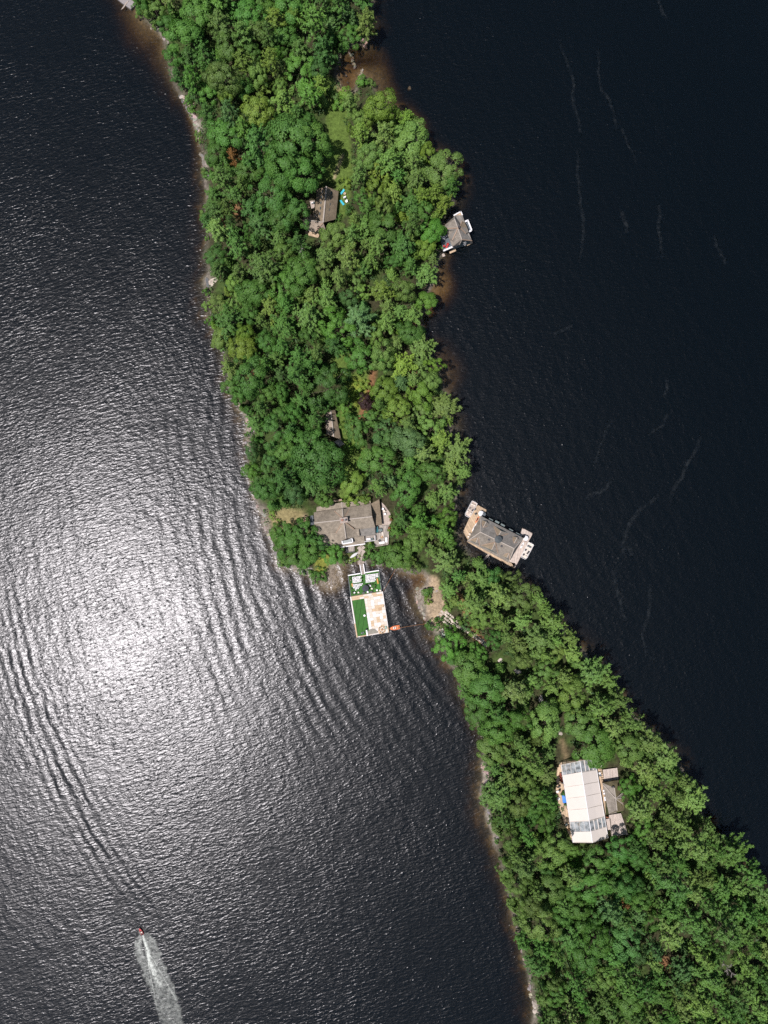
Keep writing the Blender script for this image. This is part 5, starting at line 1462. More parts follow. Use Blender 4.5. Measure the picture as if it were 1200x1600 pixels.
def chair_block(name, p0, pu, pv, nu, nv, keep):
    for j in range(nv):
        for i in range(nu):
            if not keep(i, j): continue
            fx = p0[0] + (pu[0] - p0[0]) * i / (nu - 1) + (pv[0] - p0[0]) * j / (nv - 1)
            fy = p0[1] + (pu[1] - p0[1]) * i / (nu - 1) + (pv[1] - p0[1]) * j / (nv - 1)
            white_chair(fx + rnd.uniform(-1.5, 1.5), fy + rnd.uniform(-1.5, 1.5), 'white chair, %s from the left in the %s row of the %s block' % (ORDW[i], ORDW[j], name))
chair_block('upper left', (212, 322), (338, 302), (218, 402), 7, 5, lambda i, j: True)
chair_block('lower left', (212, 438), (360, 420), (238, 520), 8, 5, lambda i, j: i + j * 1.6 < 8.2 and not (i < 1 and j > 2))
chair_block('right', (418, 288), (600, 266), (424, 394), 10, 6, lambda i, j: i < 10 - max(0, j - 1) * .9)
parasol(*dp(412, 485), .68, 1.35, plain('charcoal_cloth', (.05, .053, .06), .85, .2), 'charcoal parasol among the white chairs on the upper platform', 2.5)
for i, (x, y, m, lb) in enumerate(((470, 430, M_BLACK, 'black cabinet right of the charcoal parasol'), (380, 560, M_BLACK, 'black cabinet at the lower edge of the turf platform'), (500, 545, M_BLACK, 'low black cabinet beside the lower turf edge'))):
    r = empty('cabinet', D3(x, y, .68), lb, 'cabinet', None, ang)
    MB().box((0, 0, .05), .9, .5, .8).build('body', m, r); MB().box((0, 0, .85), .95, .55, .05).build('top', M_DARK, r)
for i, (x, y, rz, lb, ln) in enumerate(((600, 378, 1.75, 'orange wooden bench at the right edge of the turf platform', 2.1), (205, 440, 1.75, 'short orange wooden bench at the left edge of the turf platform', 1.2))):
    r = empty('wooden_bench', D3(x, y, .68), lb, 'bench', None, rz)
    MB().box((0, 0, .40), ln, .5, .08).build('seat', plain('bright_teak', (.52, .26, .06), .7, .3), r)
    for j in (-1, 1): MB().box((j * ln * .38, 0, 0), .08, .45, .4).build('leg', M_TEAK, r)
for i, (x, y, s_) in enumerate(((170, 322, .5), (178, 362, .45), (250, 300, .35), (348, 330, .45), (352, 380, .4), (190, 500, .45), (205, 560, .5), (250, 575, .4), (470, 470, .5), (515, 425, .45), (558, 450, .5), (556, 480, .45), (630, 395, .4), (575, 330, .4))):
    planter(*dp(x, y), .68, s_ * 1.2, ['dark leafy planter at the top left corner of the turf platform', 'dark leafy planter below the top left corner one', 'small planter behind the upper left chairs', 'planter at the aisle end of the first rows', 'planter at the aisle by the fourth row', 'planter left of the lower left chairs', 'planter at the lower left corner of the turf platform', 'small planter right of the lower left corner one', 'planter right of the charcoal parasol', 'planter below the right chair block', 'planter beside the right open turf, upper one', 'planter beside the right open turf, lower one', 'planter on the right edge next to the orange bench', 'planter among the last right chairs'][i], 'dark')
for i, (x, y) in enumerate(((240, 560), (300, 555), (445, 548), (510, 495), (590, 520), (640, 525), (485, 455))):
    r = empty('side_table', D3(x, y, .68), 'small white round table, ' + ['at the lower left of the turf platform', 'second along the lower left turf edge', 'at the middle of the lower turf edge', 'right of the charcoal parasol and planters', 'left of the two at the lower right turf corner', 'at the very lower right turf corner', 'close against the black cabinet by the parasol'][i], 'table')
    MB().disc((0, 0, .6), .36, .05, 14).build('tabletop', M_WHITE if i % 2 == 0 else M_CUSH, r); MB().disc((0, 0, 0), .06, .6, 8).build('leg', M_WHITE, r)
# gangway
gw = empty('gangway', PV(*dp(350, 200), 0), 'grey plank gangway with white side rails from the garden path to the turf platform', 'gangway')
a0, a1, b0_, b1 = D3(322, 120, 1.2), D3(350, 280, .8), D3(378, 112, 1.2), D3(402, 268, .8)
n_ = 16
for i in range(n_):
    t0, t1 = i / n_ + .004, (i + 1) / n_ - .004
    MB(gw.location).slab([a0.lerp(a1, t0), b0_.lerp(b1, t0), b0_.lerp(b1, t1), a0.lerp(a1, t1)], .06).build('plank', M_DECK_G if i % 3 else M_DECK_W, gw)
for p, q in ((a0, a1), (b0_, b1)):
    MB(gw.location).bar(p + Vector((0, 0, .05)), q + Vector((0, 0, .05)), .3, .25).build('side_rail', M_WHITE, gw)
# orange launch and mooring ropes
lb_ = empty('orange_launch', D3(866, 1108, 0), 'small orange motor launch moored at the lower right corner of the dock', 'boat', None, math.pi + .12 + .06)
n_ = 12
def hull_sections(Ln, w, h, n_):
    top, bot = [[], []], []
    for i in range(n_):
        t = i / (n_ - 1)
        ww = w / 2 * (1 - max(0, (t - .45) / .55) ** 2.2) * (.88 + .12 * min(1, t * 4))
        top[0].append((-Ln / 2 + Ln * t, ww, h * (1 + .25 * t))); top[1].append((-Ln / 2 + Ln * t, -ww, h * (1 + .25 * t)))
        bot.append((-Ln / 2 + Ln * t * .97, 0, -.18 + .2 * max(0, t - .7)))
    return top, bot
def hull(Ln, w, h, mat, root, floor_mat, nm='hull'):
    top, bot = hull_sections(Ln, w, h, 12)
    n = 12
    v_ = top[0] + bot + top[1]
    f_ = [(i, i + 1, n + i + 1, n + i) for i in range(n - 1)] + [(n + i, n + i + 1, 2 * n + i + 1, 2 * n + i) for i in range(n - 1)] + [(0, n, 2 * n)]
    MB().add(v_, f_).build(nm, mat, root)
    # gunwale and inner floor
    g = MB()
    for s_ in (0, 1):
        for i in range(n - 1): g.bar(top[s_][i], top[s_][i + 1], .14, .10)
    g.bar(top[0][0], top[1][0], .14, .10)
    g.build('gunwale', mat, root)
    fl = [(x * .93 + .0, y * .85) for x, y, z in top[0]] + [(x * .93, y * .85) for x, y, z in top[1][::-1]]
    MB().prism(fl[:11] + fl[13:], .08, .14).build('floor', floor_mat, root)
hull(3.9, 1.5, .5, M_ORANGE, lb_, M_TEAK)
MB().box((1.0, 0, .45), 1.3, .85, .12).build('foredeck', M_ORANGE, lb_); MB().box((.35, 0, .5), .25, 1.0, .3).build('windscreen', M_WHITE, lb_)
MB().box((-.3, .25, .14), .5, .45, .4).build('seat', M_CUSH, lb_); MB().box((-.3, -.25, .14), .5, .45, .4).build('seat', M_CUSH, lb_); MB().box((-1.15, 0, .14), .5, 1.1, .38).build('seat', M_ORANGE, lb_)
MB().box((-2.1, 0, .1), .4, .4, .8).build('outboard_motor', M_BLACK, lb_)
M_ROPE = plain('orange_rope', (.36, .17, .07), .9, .1)
def rope(pts, r_, label, mat=M_ROPE):
    o = MB(pts[0]).tube(pts, r_, 4).build('mooring_rope', mat)
    o.location = pts[0]
    return tag(o, label, 'rope', 'mooring ropes of the floating dock')
def sag(a, b, s, n=10): return [a.lerp(b, i / n) - Vector((0, 0, s * math.sin(math.pi * i / n))) for i in range(n + 1)]
rope(sag(D3(690, 535, .9), PV(620, 886, 1.3), .3), .045, 'orange mooring rope from the turf platform corner up to the trees')
rope(sag(D3(945, 1110, .5), PV(668, 974, 1.0), .15), .045, 'long orange mooring rope from the launch to the sandy shore')
rope(sag(D3(170, 628, .8), PV(522, 935, .3), .2), .03, 'pale mooring rope from the dock to the gravel bar', M_DECK_W)

# ------------------------------------------------------------------ the marquee and its cottage
tp = lambda x, y: (850 + x / 8, 1160 + y / 8)
T3 = lambda x, y, z: PV(*tp(x, y), z)
T2 = lambda x, y, z: P(*tp(x, y), z)
zd = 3.3
M_TENT = plain('tent_canvas', (.575, .52, .455), .75, .2, .025, .4)
k = NT('tent_film')
b_ = k.principled((.55, .58, .58, 1), .12, .5)
t_ = k.n('ShaderNodeBsdfTransparent'); t_.inputs['Color'].default_value = (.80, .84, .84, 1)
m_ = k.n('ShaderNodeMixShader', i0=k.mapr(k.noise(k.coords(), .7, 3.0), .35, .65, .10, .50))
k.link(t_.outputs[0], m_.inputs[1]); k.link(b_.outputs[0], m_.inputs[2])
M_FILM = k.surf(m_)
td = empty('timber_deck', T3(300, 700, zd), 'broad tan timber deck under and left of the white tent', 'deck')
dq = [(165, 320), (215, 250), (640, 190), (700, 260), (760, 500), (770, 900), (800, 1180), (590, 1240), (355, 1235), (300, 1130), (240, 960), (165, 760), (150, 600)]
MB(td.location).prism([T2(x, y, zd) for x, y in dq], zd - .35, zd).build('planking', board_mat('tent_deck_boards', (.50, .37, .24), .7, .16), td)
posts(td, [tp(*q) for q in ((170, 330), (160, 600), (245, 955), (300, 1125), (590, 1230))], 1.5, zd - .35)
tent = empty('marquee_tent', T3(505, 740, zd), 'big white ridged marquee tent with clear end panels', 'tent')
ze, zr = zd + 2.9, zd + 6.2
We0, We1, Rg0, Rg1, Ee0, Ee1 = T3(212, 282, ze), T3(362, 1250, ze), T3(448, 232, zr), T3(606, 1252, zr), T3(636, 205, ze), T3(800, 1192, ze)
bays = [(0, .135, 'clear'), (.135, .29, 'c'), (.29, .435, 'c'), (.435, .585, 'c'), (.585, .735, 'c'), (.735, .865, 'clear'), (.865, 1, 'c')]
for s_, (e0, e1) in (('w', (We0, We1)), ('e', (Ee0, Ee1))):
    for a, b, kd in bays:
        if s_ == 'e': a, b = a * .98 + (.0 if a == 0 else .01), b * .98 + (.02 if b == 1 else .01)
        clear_ = kd == 'clear'
        g = .0012
        q = [Rg0.lerp(Rg1, a + g), Rg0.lerp(Rg1, b - g), e0.lerp(e1, b - g), e0.lerp(e1, a + g)]
        # canvas hangs a little between the frames: three strips down the slope
        m2, m3 = [q[0].lerp(q[3], .5) - Vector((0, 0, .10)), q[1].lerp(q[2], .5) - Vector((0, 0, .10))], None
        mb = MB(tent.location)
        mb.slab([q[0], q[1], m2[1], m2[0]], .05).slab([m2[0], m2[1], q[2], q[3]], .05)
        mb.build('clear_panel' if clear_ else 'canvas_panel', M_FILM if clear_ else M_TENT, tent)
for t in [0, .135, .29, .435, .585, .735, .865, 1]:
    r_ = Rg0.lerp(Rg1, t)
    for e0, e1 in ((We0, We1), (Ee0, Ee1)):
        e = e0.lerp(e1, t)
        MB(tent.location).bar(r_ + Vector((0, 0, .05)), e + Vector((0, 0, .05)), .12, .10).build('frame', M_TENT, tent)
        MB(tent.location).bar((e.x, e.y, zd), e, .14).build('pole', M_WHITE, tent)
for t0, t1 in ((.0, .135), (.735, .865)):
    for e0, e1 in ((We0, We1), (Ee0, Ee1)):
        for s_ in (.28, .52, .78):
            a, b = Rg0.lerp(Rg1, t0).lerp(e0.lerp(e1, t0), s_), Rg0.lerp(Rg1, t1).lerp(e0.lerp(e1, t1), s_)
            MB(tent.location).bar(a + Vector((0, 0, .02)), b + Vector((0, 0, .02)), .10 if e0 is We0 else .30, .06).build('batten', M_TENT, tent)
MB(tent.location).bar(Rg0 + Vector((0, 0, .06)), Rg1 + Vector((0, 0, .06)), .22, .12).build('ridge_pole', M_WHITE, tent)
for e0, e1 in ((We0, We1), (Ee0, Ee1)):
    MB(tent.location).bar(e0, e1, .14, .3).build('eave_beam', M_WHITE, tent)
gable(tent, We1 - Vector((0, 0, .05)), Ee1 - Vector((0, 0, .05)), Rg1 - Vector((0, 0, .15)), M_TENT, .06)
gable(tent, We0 - Vector((0, 0, .05)), Ee0 - Vector((0, 0, .05)), Rg0 - Vector((0, 0, .15)), M_FILM, .06)
MB(tent.location).bar(T3(640, 190, ze), T3(655, 300, ze + .1), .9, .08).build('flap', M_TENT, tent)
# tables seen through the clear ends
for i, (x, y) in enumerate(((290, 310), (400, 300), (530, 300), (600, 290), (410, 1020), (500, 1030), (620, 1010), (720, 990))):
    table(*tp(x, y), zd, .2 * i, 1.6, 1.6, M_WHITE if i % 2 else M_TEAK, 'round table under the clear %s panels of the tent, %s from the left' % ('upper' if i < 4 else 'lower', ORDW[i % 4]), True)
for i, (x, y) in enumerate(((200, 390), (198, 420), (206, 450), (208, 475), (185, 545), (190, 595), (225, 500))):
    chair('deck_chair', *tp(x, y), zd, 1.4 + .3 * i, plain('rust_cloth', (.26, .075, .05), .8, .2) if i < 4 else M_DARK, ('rust red' if i < 4 else 'dark') + ' chair on the timber deck left of the tent, %s from the top' % ORDW[i], 'chair', None, 1.15)
r = empty('folded_tarp', T3(252, 702, zd), 'bright blue tarpaulin heaped at the left eave of the tent', 'tarpaulin', None, .15)
nn = 8
R_ = np.random.default_rng(3)
gxx, gyy = np.meshgrid(np.linspace(-.8, .8, nn), np.linspace(-1.6, 1.6, nn))
zz = .55 + .25 * R_.random(gxx.shape) - .35 * (np.abs(gxx) / .8) ** 3 - .35 * (np.abs(gyy) / 1.6) ** 4
b0 = (np.arange(nn - 1)[:, None] * nn + np.arange(nn - 1)[None]).ravel()
link('cloth', np_mesh('tarp_cloth', np.c_[gxx.ravel(), gyy.ravel(), zz.ravel()], np.c_[b0, b0 + 1, b0 + nn + 1, b0 + nn], M_BLUE), r)
MB().box((0, 0, 0), 1.3, 2.9, .5).build('bundle', M_BLUE, r)
planter(*tp(236, 628), zd, 1.0, 'leafy dark planter above the blue tarpaulin', 'dark'); planter(*tp(262, 770), zd, .7, 'leafy planter below the blue tarpaulin', 'dark')
for i, (x, y, m, lb) in enumerate(((195, 880, M_DECK_D, 'grey cool box on the lower left timber deck'), (165, 610, M_WHITE, 'pale storage box on the left timber deck'), (180, 700, M_WHITE, 'second pale storage box lower on the left timber deck'), (305, 1085, M_TEAK, 'brown crate near the lower left tent corner'), (275, 1020, M_WALL_G, 'grey green crate near the lower left tent corner'))):
    r = empty('storage_box', T3(x, y, zd), lb, 'box', None, .3 * i)
    MB().box((0, 0, 0), .9, .7, .5).build('body', m, r); MB().box((0, 0, .5), .95, .75, .07).build('lid', m, r)
# cottage behind the tent
tc_ = empty('cottage', T3(870, 690, 3.0), 'cottage with mossy hipped roof close behind the white tent', 'cottage')
ez, rz_ = 6.4, 9.0
r0, r1 = T3(878, 568, rz_), T3(912, 852, rz_)
roof(tc_, [T3(730, 505, ez), T3(835, 512, ez + .5), r0, r1, T3(905, 880, ez + 1), T3(812, 896, ez)], M_SH_BH)
roof(tc_, [T3(730, 505, ez), T3(930, 472, ez), r0], M_SH_TC)
roof(tc_, [r0, T3(930, 472, ez), T3(990, 640, ez), T3(996, 852, ez), r1], M_SH_TC)
roof(tc_, [r1, T3(996, 852, ez), T3(815, 896, ez)], M_SH_TC)
ridge(tc_, r0, r1, M_RIDGE_L); ridge(tc_, T3(895, 705, 9.0), T3(740, 530, 6.6), M_RIDGE_L, .28)
e0_ = T3(892, 702, 9.0); e1_ = T3(988, 700, 7.8)
roof(tc_, [e0_, e1_, T3(985, 625, 6.7)], M_SH_BH, .2, 'dormer_roof'); roof(tc_, [e0_, e1_, T3(988, 772, 6.7)], M_SH_TC, .2, 'dormer_roof')
ridge(tc_, e0_, T3(985, 625, 6.7), M_RIDGE_L, .25); ridge(tc_, e0_, T3(988, 772, 6.7), M_RIDGE_L, .25); ridge(tc_, e0_, e1_, M_RIDGE_L, .25)
roof(tc_, [T3(840, 562, 8.6), T3(862, 548, 8.8), T3(890, 556, 8.9), T3(868, 570, 8.7)], M_DARK, .3, 'ridge_vent')
walls(tc_, [T2(750, 520, 6), T2(920, 490, 6), T2(980, 640, 6), T2(980, 840, 6), T2(825, 880, 6)], 2.7, 6.2, M_WALL)
windows_round(tc_, [T2(750, 520, 6), T2(920, 490, 6), T2(980, 640, 6), T2(980, 840, 6), T2(825, 880, 6)], 4.0, 5.4)
for y in (600, 635, 690, 715): MB(tc_.location).box(T3(742 + (y - 600) * .16, y, 6.1), .5, .7, .35, .15).build('gutter_box', M_WHITE, tc_)
for q, nm, lb in ((((735, 342), (915, 318), (932, 466), (755, 498)), 'upper_deck', 'pale board terrace above the mossy roofed cottage'), (((812, 908), (962, 886), (990, 960), (1040, 1110), (1050, 1150), (845, 1178)), 'lower_deck', 'pale board terrace below the mossy roofed cottage'), (((768, 962), (830, 950), (842, 1092), (795, 1098)), 'landing', 'small pale board landing between the tent and the lower terrace')):
    r = empty('terrace', T3(*q[0], 3.9), lb, 'terrace')
    mb = MB(r.location).prism([T2(x, y, 3.9) for x, y in q], 3.5, 3.84).build('frame', M_WALL, r)
    # boards laid across
    pl = [T3(x, y, 3.9) for x, y in q]
    a, b, c, d = (pl[0], pl[1], pl[2], pl[3]) if len(pl) == 4 else (pl[0], pl[1], pl[4], pl[5])
    nb = 26 if nm != 'landing' else 8
    for i in range(nb):
        t0, t1 = i / nb + .003, (i + 1) / nb - .003
        MB(r.location).slab([a.lerp(b, t0), a.lerp(b, t1), d.lerp(c, t1), d.lerp(c, t0)], .05).build('board', [M_DECK_W, plain('board_pale', (.52, .44, .375), .8, .2), plain('board_grey', (.45, .385, .33), .8, .2)][rnd.randrange(3)], r)
st_ = empty('deck_stair', T3(720, 430, 3.3), 'narrow tan stair with clutter between the tent and the upper terrace', 'stair')
for i in range(9):
    a = T3(690 + i * 5.5, 270 + i * 26, 3.4 + .05 * i); 
    MB(st_.location).box(a, 1.1, .62, .06, .2).build('tread', M_DECK_T, st_)
for i, (x, y, m, lb) in enumerate(((690, 380, M_WHITE, 'white appliance box between the tent and the terrace'), (705, 290, M_CUSH, 'cream crate at the upper end of the tan stair'), (700, 405, M_DECK_D, 'grey crate at the lower end of the tan stair'))):
    r = empty('storage_box', T3(x, y, 3.6), lb, 'box', None, .2)
    MB().box((0, 0, 0), .7, .7, .6).build('body', m, r); MB().box((0, 0, .6), .74, .74, .06).build('lid', m, r)
r = empty('lattice_gate', T3(790, 930, 3.4), 'rust brown wooden gate below the mossy roofed cottage', 'gate', None, .1)
MB().box((0, 0, 0), 1.1, .9, .08).build('step', plain('rust_wood', (.22, .09, .05), .8, .2), r); MB().bar((-.5, .4, .6), (.5, .4, .6), .06, 1.0).build('panel', M_WALL, r)
# ------------------------------------------------------------------ rocks, slabs and the stone path
k = NT('granite')
co = k.coords()
f1, f2 = k.noise(co, .9, 4.0, .6), k.noise(co, 5.0, 3.0, .7)
oi = k.t.nodes.new('ShaderNodeObjectInfo')
c_ = k.ramp(f1, [(.3, (.23, .205, .18)), (.5, (.34, .31, .27)), (.7, (.44, .41, .37))])
nd = k.n('ShaderNodeVectorMath', operation='SCALE', i0=c_)
k.link(k.math('MULTIPLY', k.mapr(f2, .3, .7, .72, 1.22), k.mapr(oi.outputs['Random'], 0, 1, .72, 1.2)), nd.inputs['Scale'])
tinted = k.mix(1.0, nd.outputs[0], oi.outputs['Color'], 'MULTIPLY')
M_ROCK = k.surf(k.principled(tinted, .92, .15, k.bump(k.math('ADD', f1, f2), .7, .12)))

def rock_mesh(seed, flat):
    R_ = np.random.default_rng(seed)
    nu, nv = 10, 5
    v = []
    ph = R_.uniform(0, 6.28, 3)
    for j in range(nv):
        a = math.pi * (.5 - .92 * j / (nv - 1) * .75)
        for i in range(nu):
            t = 2 * math.pi * i / nu
            w = 1 + .22 * math.sin(2 * t + ph[0]) + .16 * math.sin(3 * t + ph[1]) + R_.normal(scale=.09)
            rr = math.cos(a) ** .55 if math.cos(a) > 0 else 0
            v.append((rr * w * math.cos(t) * .5, rr * w * math.sin(t) * .5, math.sin(a) ** (1 if a > 0 else 1) * flat * (1 + R_.normal(scale=.12)) if a > 0 else math.sin(a) * .5))
    f = [(j * nu + i, j * nu + (i + 1) % nu, (j + 1) * nu + (i + 1) % nu, (j + 1) * nu + i) for j in range(nv - 1) for i in range(nu)]
    me_ = bpy.data.meshes.new('rock')
    me_.from_pydata(v, [], [q[::-1] for q in f] + [tuple(range((nv - 1) * nu, nv * nu))][:0])
    me_.materials.append(M_ROCK)
    return me_
ROCKS = [rock_mesh(s, [.45, .30, .38, .22, .5, .26, .34, .18][s]) for s in range(8)]
def rock(px, py, sx, sy, hgt, rz, label, group, name='boulder', col=(1, 1, 1), cat='rock'):
    x, y = P(px, py, .5)
    z = gz(x, y)
    o = bpy.data.objects.new(name, rnd.choice(ROCKS))
    COL.objects.link(o)
    z0 = max(z, -1.2)
    o.location = (x, y, z0 - .12)
    lift = max(0.0, .12 - (z0 + hgt * .35)) if z0 < 0 else 0
    o.scale = (sx * .25 * 1.1, sy * .25 * 1.1, max(hgt, .4) + lift * 2.5)
    o.rotation_euler = (rnd.uniform(-.12, .12), rnd.uniform(-.12, .12), rz)
    o.color = (*col, 1)
    return tag(o, label, cat, group)
def cluster(where_, pts, n, size, group, col=(1, 1, 1), spread=2.0, hgt=.9, name='boulder'):
    q = [Vector((a, b)) for a, b in pts]
    for i in range(n):
        t = (i + .5) / n * (len(q) - 1)
        j = min(int(t), len(q) - 2)
        p = q[j].lerp(q[j + 1], t - j)
        s = rnd.uniform(*size)
        e_ = ORDN(i)
        rock(p.x + rnd.uniform(-spread, spread), p.y + rnd.uniform(-spread, spread), s * rnd.uniform(.8, 1.4), s * rnd.uniform(.6, 1.0), hgt * rnd.uniform(.6, 1.3) * min(1, s / 5), rnd.uniform(0, 3.1),
             ('pale' if s > (size[0] + size[1]) / 2 else 'small grey') + ' rock ' + where_ + ', ' + e_ + ' from top', group, name, tuple(c * rnd.uniform(.85, 1.12) for c in col))
def ORDN(i): return (ORDW + ['thirteenth', 'fourteenth', 'fifteenth', 'sixteenth', 'seventeenth', 'eighteenth', 'nineteenth', 'twentieth'] + ['%dth' % n for n in range(21, 60)])[i]
RG = 'granite rocks along the shores'
cluster('on the jumble below the corner jetty', [(236, 42), (248, 44), (258, 54), (262, 66)], 16, (3.0, 6.0), RG, (1.0, .95, .88), 2.6)
cluster('on the upper shore ledge', [(284, 146), (296, 165), (301, 178), (307, 188), (310, 200), (312, 214)], 26, (4.5, 10.0), RG, (1.06, 1.0, .95), 3.4, .7)
cluster('on the grey shelf under the upper shore ledge', [(315, 238), (317, 252), (322, 266), (325, 274)], 11, (4, 7.5), RG, (.62, .64, .68), 1.8, .6)
cluster('on the wet shelf beside the upper shore ledge', [(279, 146), (286, 160), (296, 174), (303, 190)], 12, (3, 5.5), RG, (.5, .53, .58), 1.6, .5)
rock(334, 441, 15, 11, 1.0, .4, 'large pale flat slab on the left shore above the small bare patch', RG, 'shore_slab', (1.15, 1.08, 1.0))
rock(325, 442, 7, 12, .6, .1, 'dark wet slab at the waterline beside the large pale flat slab', RG, 'shore_slab', (.45, .5, .56))
cluster('on the left shore below the large pale slab', [(328, 460), (326, 470), (330, 492), (338, 522), (351, 556)], 12, (2.5, 5), RG, (.85, .85, .85), 1.5, .5)
cluster('on the left shore level with the small cabin', [(366, 628), (382, 636), (388, 655), (391, 668), (396, 673), (386, 690), (389, 705)], 16, (3.5, 8), RG, (.95, .93, .9), 2.0, .7)
cluster('along the shore left of the dry grass', [(394, 765), (404, 792), (412, 802), (416, 815), (418, 828), (422, 842)], 18, (4, 8), RG, (.80, .74, .70), 2.6, .6)
cluster('at the point below the lodge trees', [(428, 862), (444, 882), (458, 889), (480, 893), (492, 899)], 16, (3.5, 7), RG, (.85, .82, .8), 2.2, .7)
rock(474, 895, 13, 8, 1.2, -.3, 'big pale flat boulder at the point below the lodge trees', RG, 'boulder', (1.1, 1.08, 1.05))
rock(484, 889, 12, 6, .9, .5, 'long grey boulder right of the big pale flat one at the point', RG, 'boulder', (.6, .6, .6))
cluster('on the left side of the sandy spit', [(654, 918), (652, 928), (652, 938), (656, 948), (660, 957), (664, 966), (669, 976)], 24, (2.5, 6), RG, (1.02, .98, .9), 2.0, .7)
cluster('at the foot of the stone path', [(684, 978), (689, 984), (693, 990), (688, 994), (684, 990)], 12, (4, 7.5), RG, (1.0, .95, .86), 3.0, .7)
cluster('along the top edge of the sandy spit', [(673, 917), (678, 922), (676, 926), (684, 922)], 7, (3, 6), RG, (1.3, 1.25, 1.2), 1.5, .6)
for a, b, s, n_ in ((780, 1030, 8, 'first'), (807, 1047, 9, 'second'), (843, 1089, 10, 'third'), (848, 1097, 9, 'fourth'), (872, 1141, 8, 'fifth')):
    x, y = P(a, b, 3)
    o = rock(a, b, s, s * .8, 1.3, rnd.uniform(0, 3), 'pale outcrop in a gap between crowns, %s along the line toward the white tent' % n_, RG, 'outcrop', (1.5, 1.42, 1.38))
cluster('on the shore below the row of broadleaf crowns', [(748, 1138), (754, 1148), (757, 1158), (756, 1168)], 14, (3, 6), RG, (.95, .88, .8), 1.8, .6)
cluster('on the lower shore ledge', [(752, 1194), (758, 1202), (762, 1210), (760, 1220), (756, 1226)], 16, (3.5, 8), RG, (.98, .9, .82), 2.4, .8)
cluster('on the shore left of the white tent', [(758, 1255), (763, 1268), (766, 1285), (774, 1296), (778, 1310)], 16, (3, 6), RG, (.68, .68, .68), 1.6, .5)
cluster('on the lower left shore of the wood', [(781, 1350), (790, 1380), (800, 1415), (812, 1465), (822, 1505)], 14, (2.5, 5), RG, (.7, .68, .66), 1.5, .5)
cluster('above the bottom shore slab', [(826, 1535), (829, 1548), (832, 1560)], 9, (3, 6.5), RG, (1.0, .96, .9), 2.0, .6)
rock(837, 1572, 14, 8, .9, -.6, 'bottom shore slab, pale and flat, tilted toward the lake', RG, 'shore_slab', (1.3, 1.25, 1.18))
rock(838, 1582, 10, 7, .8, -.5, 'smaller pale slab just below the bottom shore slab', RG, 'shore_slab', (1.25, 1.2, 1.12))
cluster('on the jetty across the mouth of the round cove', [(546, 80), (549, 86), (551, 93), (553, 99), (554, 104)], 14, (2.5, 4.5), RG, (.92, .84, .76), 1.6, .8)
cluster('on the lower jetty of the round cove', [(566, 108), (564, 113), (562, 118)], 7, (2.5, 4.5), RG, (.92, .86, .78), 1.4, .8)
cluster('on the tip under the leaning pine', [(566, 62), (570, 66), (569, 71)], 6, (3, 6.5), RG, (.95, .78, .68), 2.0, .8)
cluster('along the sand of the round cove', [(531, 87), (527, 100), (528, 118), (534, 133)], 10, (1.5, 3.2), RG, (.9, .75, .62), 1.2, .4)
for a, b, s, lb in ((541, 116, 3.0, 'upper dark stone in the shallow round cove'), (543, 126, 3.4, 'lower dark stone in the shallow round cove'), (640, 134, 6, 'grey boulder awash out in the brown shallows right of the cove'), (558, 262, 3, 'small pale stone by the grass of the upper cottage')):
    rock(a, b, s, s * .8, .9, .4, lb, RG, 'boulder', (.55, .52, .5))
# stone path: irregular flags, two or three abreast where it meets the beach, one at the wood
sp = empty('stone_path', PV(720, 976, 1.5), 'stone path of pale irregular flags leading from the sandy spit into the wood', 'path')
sp['kind'] = 'structure'
axis = [Vector(q) for q in ((690, 955), (700, 963), (712, 974), (727, 984), (741, 993), (752, 1001), (760, 1008))]
for i in range(30):
    t = i / 29 * (len(axis) - 1)
    j = min(int(t), len(axis) - 2)
    c = axis[j].lerp(axis[j + 1], t - j)
    d = (axis[j + 1] - axis[j]).normalized()
    nrm = Vector((-d.y, d.x))
    nab = 4 if i < 10 else 2 if i < 24 else 2
    for a in range(nab):
        off = (a - (nab - 1) / 2) * (4.6 if i < 10 else 3.6) - (3.0 if i < 10 else 0)
        p = c + nrm * (-off + rnd.uniform(-.5, .5)) + d * rnd.uniform(-.5, .5)
        x, y = P(p.x, p.y, 1.8)
        n_ = 6
        r_ = rnd.uniform(.34, .60)
        th = math.atan2(-d.y, d.x)
        pl = [(x + r_ * rnd.uniform(.75, 1.2) * 1.0 * math.cos(th + 6.283 * q / n_) , y + r_ * rnd.uniform(.75, 1.2) * math.sin(th + 6.283 * q / n_)) for q in range(n_)]
        zt = max(gz(x, y), .15) + rnd.uniform(.06, .14)
        o = MB(sp.location).prism(pl, zt - .35, zt).build('flagstone', M_ROCK, sp)
        s_ = rnd.uniform(1.2, 1.7)
        o.color = (s_, s_ * .95, s_ * .88, 1)
for (cx0, cy0) in ((686, 944), (690, 956)):
    pass
